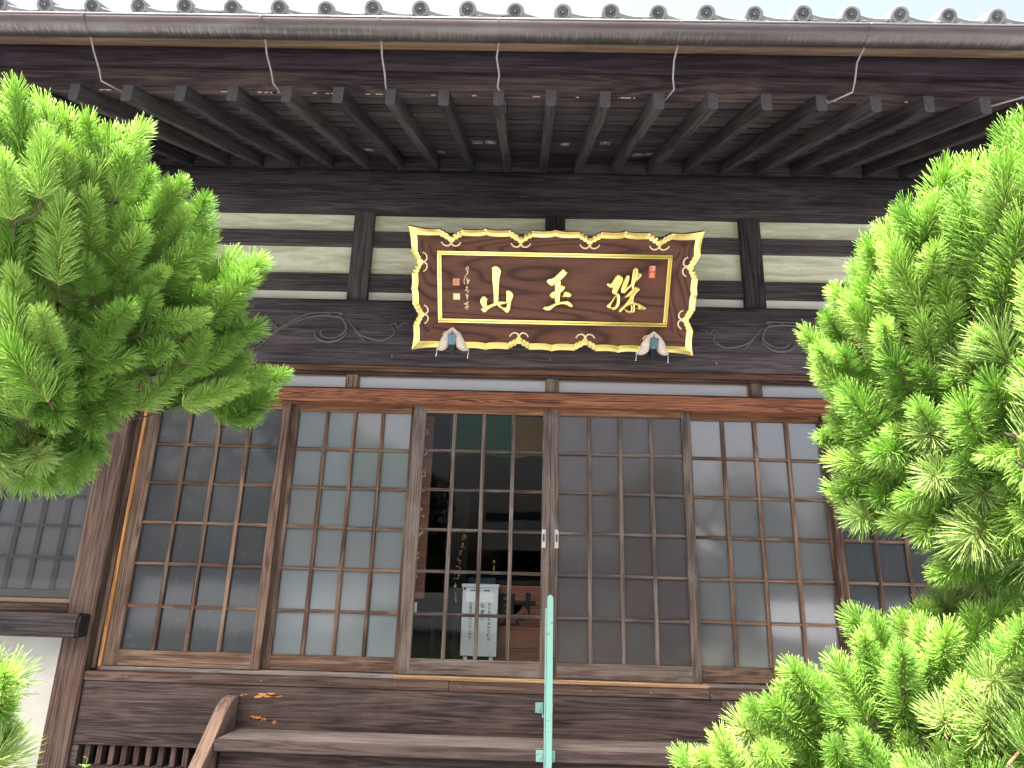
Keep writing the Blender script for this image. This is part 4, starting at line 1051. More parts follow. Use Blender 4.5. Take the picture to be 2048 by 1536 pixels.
for x, k, lab in ((-.46, 2, 'tall gold candle stand, leftmost on the altar table'), (-.18, 1, 'low round gold bowl left of the door seam on the altar table'), (.05, 1, 'low round gold bowl nearest the door seam on the altar table'),
                  (.4, 2, 'tall gold candle stand, rightmost on the altar table')): ornament(x, k, lab)
stl = empty('stool', (-.78, 1.3, 1.06), 'dark low stool standing left of the collection box', 'stool')
MB().box(-.92, -.70, 1.2, 1.45, 1.36, 1.39, .004).build('seat', M['alu_dark'], stl)
for x in (-.91, -.73):
    for y in (1.21, 1.42): MB().box(x, x + .022, y, y + .022, 1.062, 1.359).build('leg', M['alu_dark'], stl)

# ================================================================ PINES
PINE_L = '-1424 -2883 1320 41 -56 72 106 0;-1523 -2792 1087 62 -43 66 189 2;-1516 -2789 1297 74 -65 18 145 0;-1521 -2724 1188 38 -78 49 141 2;-1481 -2817 1166 60 -10 79 110 0;-1611 -2749 1248 64 -41 65 146 0;-1669 -2928 2629 5 -60 80 116 0;-1592 -2703 2110 -27 -70 67 196 1;-1681 -2772 2336 10 -62 77 132 0;-1741 -2950 2787 -18 -31 93 156 0;-1734 -2902 2795 6 -70 72 108 0;-1603 -2740 2288 16 -80 58 97 0;-1645 -2704 2202 -19 -59 78 200 0;-1708 -2889 2839 12 -61 78 154 0;-1753 -2794 2547 -27 -69 67 125 0;-1799 -2824 2663 11 -88 46 85 0;-1596 -2922 2707 -9 -7 99 137 0;-1741 -2784 2505 10 -51 85 194 0;-1722 -2760 2576 -17 -96 24 103 0;-1659 -2795 2635 4 -75 66 125 0;-1706 -2870 2748 11 -37 92 169 0;-1600 -2774 2523 20 -51 84 167 0;-1767 -2700 2259 -40 -56 72 90 0;-1733 -2759 2462 -13 -50 85 103 0;-1606 -2826 2741 27 -54 80 117 0;-1654 -2606 2172 6 -68 73 170 0;-1701 -2644 2078 -34 -36 87 134 1;-1776 -2634 2142 -2 0 -100 145 1;-1617 -2851 2804 -23 -35 91 176 0;-1814 -2643 2063 24 23 -94 162 2;-1706 -2662 2520 2 -79 61 163 0;-1767 -2617 2158 -44 -50 74 131 1;-1712 -2752 2785 -9 -83 55 123 0;-1573 -2714 2638 33 -71 63 135 0;-1730 -2663 2485 10 -84 54 110 0;-1632 -2750 2840 12 -74 66 163 0;-1699 -2568 2189 16 -41 -90 119 0;-1623 -2686 2490 11 -87 48 68 0;-1686 -2740 2765 30 -85 43 107 1;-1599 -2759 2736 42 -56 71 126 0;-1759 -2522 2049 28 -18 -94 167 1;-1559 -2660 2475 7 -76 65 103 1;-1742 -2539 2045 62 -25 -74 115 2;-1719 -2576 2170 91 -40 -10 118 1;-1672 -2665 2350 -20 -36 91 132 0;-1698 -2705 2519 34 -40 85 105 0;-1744 -2575 2155 43 -70 56 70 0;-1779 -2552 2130 19 -35 -92 83 2;-1540 -2605 2377 78 -55 30 139 1;-1737 -2542 2213 65 -25 -72 170 1;-1611 -2735 2903 29 -80 53 134 0;-1843 -2520 2127 -27 -83 48 83 0;-1495 -2734 2805 17 -53 83 105 0;-1794 -2569 2240 96 -24 16 160 0;-1640 -2549 2301 83 -44 35 151 1;-1863 -2608 2127 28 53 -80 189 1;-1527 -2618 2585 71 -53 47 151 0;-1658 -2606 2568 58 -57 58 143 0;-1635 -2445 2008 14 -20 -97 115 1;-1682 -2536 2378 45 -73 51 126 1;-1689 -2509 2341 60 -77 21 124 0;-1607 -2712 2790 38 -32 86 195 0;-1509 -2614 2638 20 -64 74 124 0;-1474 -2749 2810 30 4 95 123 0;-1585 -2693 2732 23 -18 96 125 0;-1451 -2551 2482 59 -76 26 67 1;-1577 -2546 2486 40 -78 48 79 0;-1450 -2569 2529 76 -51 40 92 0;-1629 -2708 2860 7 -25 96 125 0;-1771 -2436 2224 89 -45 -7 168 1;-1702 -2410 2182 63 -34 -70 152 0;-1543 -2760 2830 39 16 91 197 0;-1677 -2393 2125 58 -24 -78 153 1;-1681 -2496 2309 99 -10 4 180 0;-1661 -2444 2293 81 -59 0 109 0;-1603 -2546 2516 38 -40 84 170 0;-1611 -2490 2512 62 -62 47 162 0;-1868 -2389 2056 58 0 -81 182 1;-1469 -2558 2757 46 -64 62 151 0;-1488 -2458 2350 91 -41 2 117 1;-1404 -2622 2804 61 -37 70 101 0;-1404 -2552 2711 51 -60 62 110 0;-1384 -2513 2446 98 -8 20 112 0;-1476 -2463 2569 67 -59 44 183 0;-1550 -2563 2687 68 -30 67 172 1;-1815 -2380 2158 62 -5 -78 182 2;-1353 -2539 2778 57 -64 51 120 1;-1472 -2541 2645 64 -38 67 104 0;-1472 -2501 2395 95 5 30 129 1;-1593 -2405 2371 75 -52 41 163 1;-1761 -2410 2070 58 43 -69 151 1;-1688 -2427 2230 67 28 -69 144 1;-1394 -2556 2608 76 7 64 150 1;-1635 -2391 2235 81 3 -58 114 0;-1365 -2392 2339 65 -50 57 121 1;-1744 -2438 2225 98 22 2 184 1;-1580 -2531 2845 57 -48 67 141 0;-1433 -2440 2563 79 -44 42 111 0;-1274 -2416 2514 72 -35 60 164 0;-1450 -2414 2518 78 -51 36 75 0;-1443 -2414 2537 94 -22 26 158 0;-1327 -2342 2441 96 -25 11 185 1;-1299 -2373 2360 79 -5 61 112 1;-1275 -2381 2621 82 -41 39 170 1;-1498 -2340 2228 68 -9 73 161 0;-1396 -2361 2510 96 -20 22 174 1;-1441 -2352 2315 94 8 32 153 1;-1615 -2294 2328 97 -26 0 106 0;-1431 -2360 2729 41 -58 70 171 1;-1370 -2259 2240 94 -6 34 146 0;-1407 -2333 2606 67 -20 72 190 0;-1541 -2171 2257 90 -39 20 168 1;-1485 -2148 2264 85 -44 30 196 1;-1252 -2250 2303 87 9 49 112 1;-1348 -2243 2382 95 13 28 115 1;-1373 -2035 2255 92 -31 -23 144 0;-1334 -2051 2203 79 -26 56 178 1;-1238 -2045 2360 93 -29 24 113 1;-1570 -2917 1289 59 -29 75 148 0;-1529 -2812 1350 48 -74 47 126 0;-1680 -2747 1092 56 -23 80 181 0;-1669 -2690 1030 66 -23 72 171 0;-1705 -2701 1021 64 -12 76 138 1;-1764 -2903 2527 -37 -58 72 74 0;-1957 -2780 2410 -8 -82 57 176 0;-1977 -2909 2651 -13 -58 81 160 0;-1984 -2966 2794 -1 -45 89 128 0;-1790 -2757 2231 -48 -56 67 183 0;-1759 -2897 2704 7 -71 70 123 0;-1841 -2845 2613 9 -57 81 168 0;-1908 -2740 2146 -66 -33 67 196 0;-1870 -2758 2374 -19 -69 70 147 0;-1734 -2761 2314 -32 -52 80 130 0;-1914 -2868 2659 -4 -44 90 193 0;-1795 -2738 2355 -3 -60 80 188 0;-1881 -2761 2178 -50 -19 84 112 0;-1786 -2720 2210 -53 -70 48 68 0;-2007 -2806 2360 -52 -23 82 121 0;-1877 -2653 2062 -30 -58 76 148 0;-1953 -2898 2819 -2 -26 96 162 0;-2000 -2795 2581 5 -41 91 154 0;-1972 -2682 2113 -50 30 -81 132 2;-2093 -2803 2694 -10 -63 77 104 1;-2070 -2708 2282 -27 -38 88 123 1;-1859 -2611 2117 -1 -3 -100 167 0;-1958 -2684 2231 -68 11 -72 172 0;-1918 -2662 2072 -38 31 -87 177 2;-2087 -2739 2532 -29 -40 87 194 0;-2109 -2563 2038 -46 8 -88 125 0;-1905 -2619 2235 -5 33 -94 192 0;-2114 -2538 2169 -73 -37 58 145 0;-1683 -2609 979 46 -18 87 197 2;-1654 -2614 1181 65 -35 67 133 0;-1638 -2600 1106 67 -28 69 131 0;-1686 -2543 1247 57 -61 56 168 2;-1750 -2689 2158 -22 -30 93 158 0;-1777 -2759 2576 -8 -43 90 167 0;-1676 -2670 2505 -9 -59 80 155 0;-1848 -2679 2381 17 -22 96 119 0;-1787 -2522 2153 -59 -63 50 128 0;-1693 -2738 2788 7 -40 91 176 0;-1768 -2763 2790 -6 -24 97 105 3;-1710 -2636 2761 12 -84 53 158 0;-1821 -2652 2544 -13 -45 88 114 0;-1717 -2567 2314 64 -46 61 109 0;-1737 -2594 2323 -30 -30 90 164 0;-1735 -2620 2489 -37 -50 78 105 0;-1749 -2690 2658 20 -33 92 112 1;-1904 -2641 2783 -2 -75 66 169 0;-1797 -2779 2899 20 -17 96 118 0;-1847 -2480 2104 10 -4 -99 148 0;-1765 -2568 2198 -15 -14 98 138 0;-1655 -2627 2562 27 -41 87 139 0;-1884 -2522 2224 -30 -1 -95 104 0;-1909 -2684 2969 16 -79 59 117 0;-1628 -2487 2478 18 -69 70 191 0;-1744 -2537 2403 11 -33 94 186 3;-1691 -2503 2376 42 -42 81 140 0;-1730 -2701 2814 51 4 86 196 0;-1656 -2636 2676 45 -1 89 183 0;-1565 -2462 2428 46 -85 27 68 0;-1922 -2374 2093 42 -51 75 154 0;-1620 -2596 2555 66 12 74 170 0;-1825 -2313 2072 63 -29 -72 163 0;-1818 -2376 2208 52 0 -85 185 0;-1541 -2459 2438 95 -26 19 110 0;-1635 -2502 2629 25 -48 84 146 0;-1898 -2438 2231 16 37 -92 191 1;-1751 -2539 2827 32 -75 58 87 3;-1909 -2441 2291 99 7 9 139 0;-1917 -2370 2106 48 23 -85 149 0;-1637 -2365 2316 79 -35 51 136 0;-1751 -2509 2852 60 -41 69 185 0;-1882 -2368 2350 99 -12 12 179 0;-1570 -2442 2746 56 -55 62 144 0;-1729 -2380 2503 63 -34 70 185 0;-1684 -2536 2988 51 -28 81 114 0;-1824 -2334 2273 98 5 20 122 1;-1871 -2327 2188 93 21 29 106 0;-1821 -2240 2244 92 -35 -14 148 1;-1487 -2289 2433 72 -57 39 109 3;-1630 -2262 2621 69 -70 15 190 0;-1628 -2446 2847 45 -22 87 131 0;-1568 -2364 2718 75 -44 50 115 1;-1533 -2391 2494 71 25 66 196 0;-1536 -2336 2838 62 -62 48 136 1;-1846 -2346 2358 91 41 12 185 3;-1463 -2250 2410 96 -6 29 187 1;-1503 -2311 2628 56 -9 83 164 1;-1418 -2162 2312 92 -32 21 111 3;-1712 -2174 2363 90 -28 33 195 0;-1550 -2197 2357 97 4 24 121 1;-1418 -2256 2582 75 -13 64 189 0;-1420 -2251 2464 68 5 74 174 0;-1381 -2028 2252 88 -38 28 186 1;-1456 -2043 2402 88 -45 12 183 0;-1843 -2575 1206 58 -16 80 110 0;-1891 -2523 1025 73 2 68 155 0;-1842 -2546 1226 66 -20 73 189 2;-1879 -2708 2463 -22 -72 66 125 0;-2009 -2721 2365 -34 -40 85 126 0;-2118 -2849 2645 16 -11 98 150 0;-1905 -2646 2327 -35 -73 59 120 0;-1845 -2750 2551 -17 -58 80 67 0;-1805 -2677 2368 -57 -53 63 120 0;-1904 -2722 2565 -12 -56 82 165 0;-1930 -2865 2844 -20 -22 95 145 3;-2026 -2605 2204 -48 -50 72 176 0;-2083 -2720 2595 -19 -58 79 118 0;-2126 -2783 2810 -1 -45 89 158 0;-1865 -2494 2094 -53 -57 63 187 0;-2007 -2711 2780 -29 -57 77 125 0;-1957 -2754 2906 1 -38 92 126 0;-2128 -2467 2199 -38 -27 -88 177 0;-1973 -2517 2209 7 12 -99 199 0;-2042 -2460 2146 -72 -49 49 174 1;-2074 -2420 2089 -42 -18 -89 114 0;-1793 -2636 2431 -42 -14 90 196 0;-1874 -2588 2812 -9 -74 67 125 3;-1905 -2635 2982 23 -45 86 100 0;-2037 -2620 2941 5 -41 91 166 0;-1781 -2432 2362 -3 -59 80 102 1;-1924 -2424 2366 -25 -56 79 142 0;-1833 -2533 2894 22 -65 73 190 0;-1938 -2351 2104 19 -41 89 130 0;-1856 -2410 2507 2 -80 60 121 0;-2045 -2453 2498 -21 -50 84 100 1;-1965 -2495 2715 -3 -55 83 100 0;-1833 -2495 2727 15 -43 89 177 0;-1849 -2350 2384 90 -36 23 142 0;-2033 -2300 2214 -51 -29 81 119 1;-1743 -2353 2756 36 -68 64 187 0;-1851 -2354 2660 -11 -62 78 151 0;-1979 -2241 2172 5 9 -100 129 2;-2043 -2274 2223 -4 21 -98 112 0;-1819 -2334 2587 11 -64 76 118 0;-1923 -2288 2261 34 37 -86 105 1;-1768 -2422 2963 60 -52 60 160 0;-2009 -2190 2243 71 -55 44 188 0;-1602 -2316 2815 25 -71 66 192 0;-1985 -2193 2247 -11 -56 82 186 0;-1775 -2276 2641 41 -61 68 191 0;-1799 -2419 2968 5 -50 86 109 0;-1813 -2263 2554 62 -61 49 125 0;-1877 -2288 2329 95 18 25 128 3;-1870 -2225 2247 99 -3 10 122 0;-1640 -2316 2595 75 -21 63 146 1;-1686 -2297 2739 57 -50 65 186 1;-1776 -2197 2403 80 -43 41 126 1;-1996 -2134 2128 66 4 -75 122 2;-1741 -2193 2498 67 -50 55 137 3;-1631 -2226 2395 88 2 47 144 0;-1477 -2124 2481 83 -34 45 192 0;-1576 -2214 2562 74 10 66 155 1;-1477 -2126 2663 83 -42 36 178 0;-1619 -2230 2922 73 -42 54 121 0;-1589 -2136 2729 57 -43 70 180 0;-1575 -2117 2423 87 9 49 154 1;-1528 -1930 2422 93 3 38 101 3;-1416 -1880 2382 93 -11 35 103 0;-1994 -2565 2600 -25 -58 77 114 0;-1935 -2442 2212 -34 -42 84 196 0;-2226 -2586 2528 -23 0 97 111 0;-2133 -2452 2434 -56 -66 50 132 0;-2053 -2587 2713 -14 -25 96 125 0;-2130 -2584 2897 6 -58 82 137 0;-2301 -2591 2651 8 -9 99 169 0;-2037 -2365 2108 -55 -37 75 191 0;-2249 -2371 2247 -44 -58 68 147 0;-2314 -2583 2990 -32 -60 73 109 0;-2074 -2368 2244 -22 2 -97 88 0;-2223 -2340 2174 -57 0 -82 116 0;-2067 -2395 2227 -16 38 -91 200 2;-1968 -2368 2381 -43 -24 87 110 0;-2144 -2488 3027 2 -74 67 66 0;-2092 -2401 2722 1 -36 93 170 0;-1958 -2299 2553 -6 -50 86 164 0;-2034 -2445 2907 11 -12 99 123 0;-1904 -2217 2451 -10 -68 72 147 0;-2033 -2181 2236 -2 -47 88 151 1;-2154 -2434 3043 26 -35 90 171 0;-1921 -2342 2908 19 -79 58 73 0;-2021 -2212 2224 27 44 -86 129 1;-1958 -2442 3074 3 1 100 119 0;-1872 -2166 2419 91 -23 35 156 1;-1921 -2223 2751 21 -74 64 112 0;-2235 -2147 2300 13 35 -93 166 1;-1877 -2307 2980 38 -30 88 142 0;-1837 -2326 2879 60 7 80 157 0;-2053 -2096 2408 97 -24 7 163 0;-1821 -2137 2755 25 -76 60 91 0;-2043 -2049 2345 48 10 -87 145 0;-1814 -2205 2823 76 -7 64 197 0;-1661 -2029 2499 97 -25 4 100 0;-1862 -2067 2644 74 -58 34 66 1;-1801 -2059 2583 96 -13 26 156 0;-1774 -2033 2728 65 -53 54 143 0;-1561 -2060 2527 79 16 60 169 0;-1645 -1911 2775 59 -62 52 144 0;-1682 -1812 2525 100 -5 7 171 3;-2081 -2426 2651 -30 -73 61 107 0;-2267 -2388 2283 -42 -19 89 171 1;-2321 -2442 2597 -24 -41 88 150 0;-2322 -2509 2756 -13 -27 95 181 0;-2353 -2558 3061 -7 -44 90 119 0;-2086 -2295 2484 -46 -64 61 170 0;-2406 -2206 2192 -41 27 -87 129 2;-2256 -2446 3137 -4 -52 85 114 3;-2327 -2145 2126 -37 -42 83 175 1;-2264 -2129 2364 -41 -77 49 80 0'
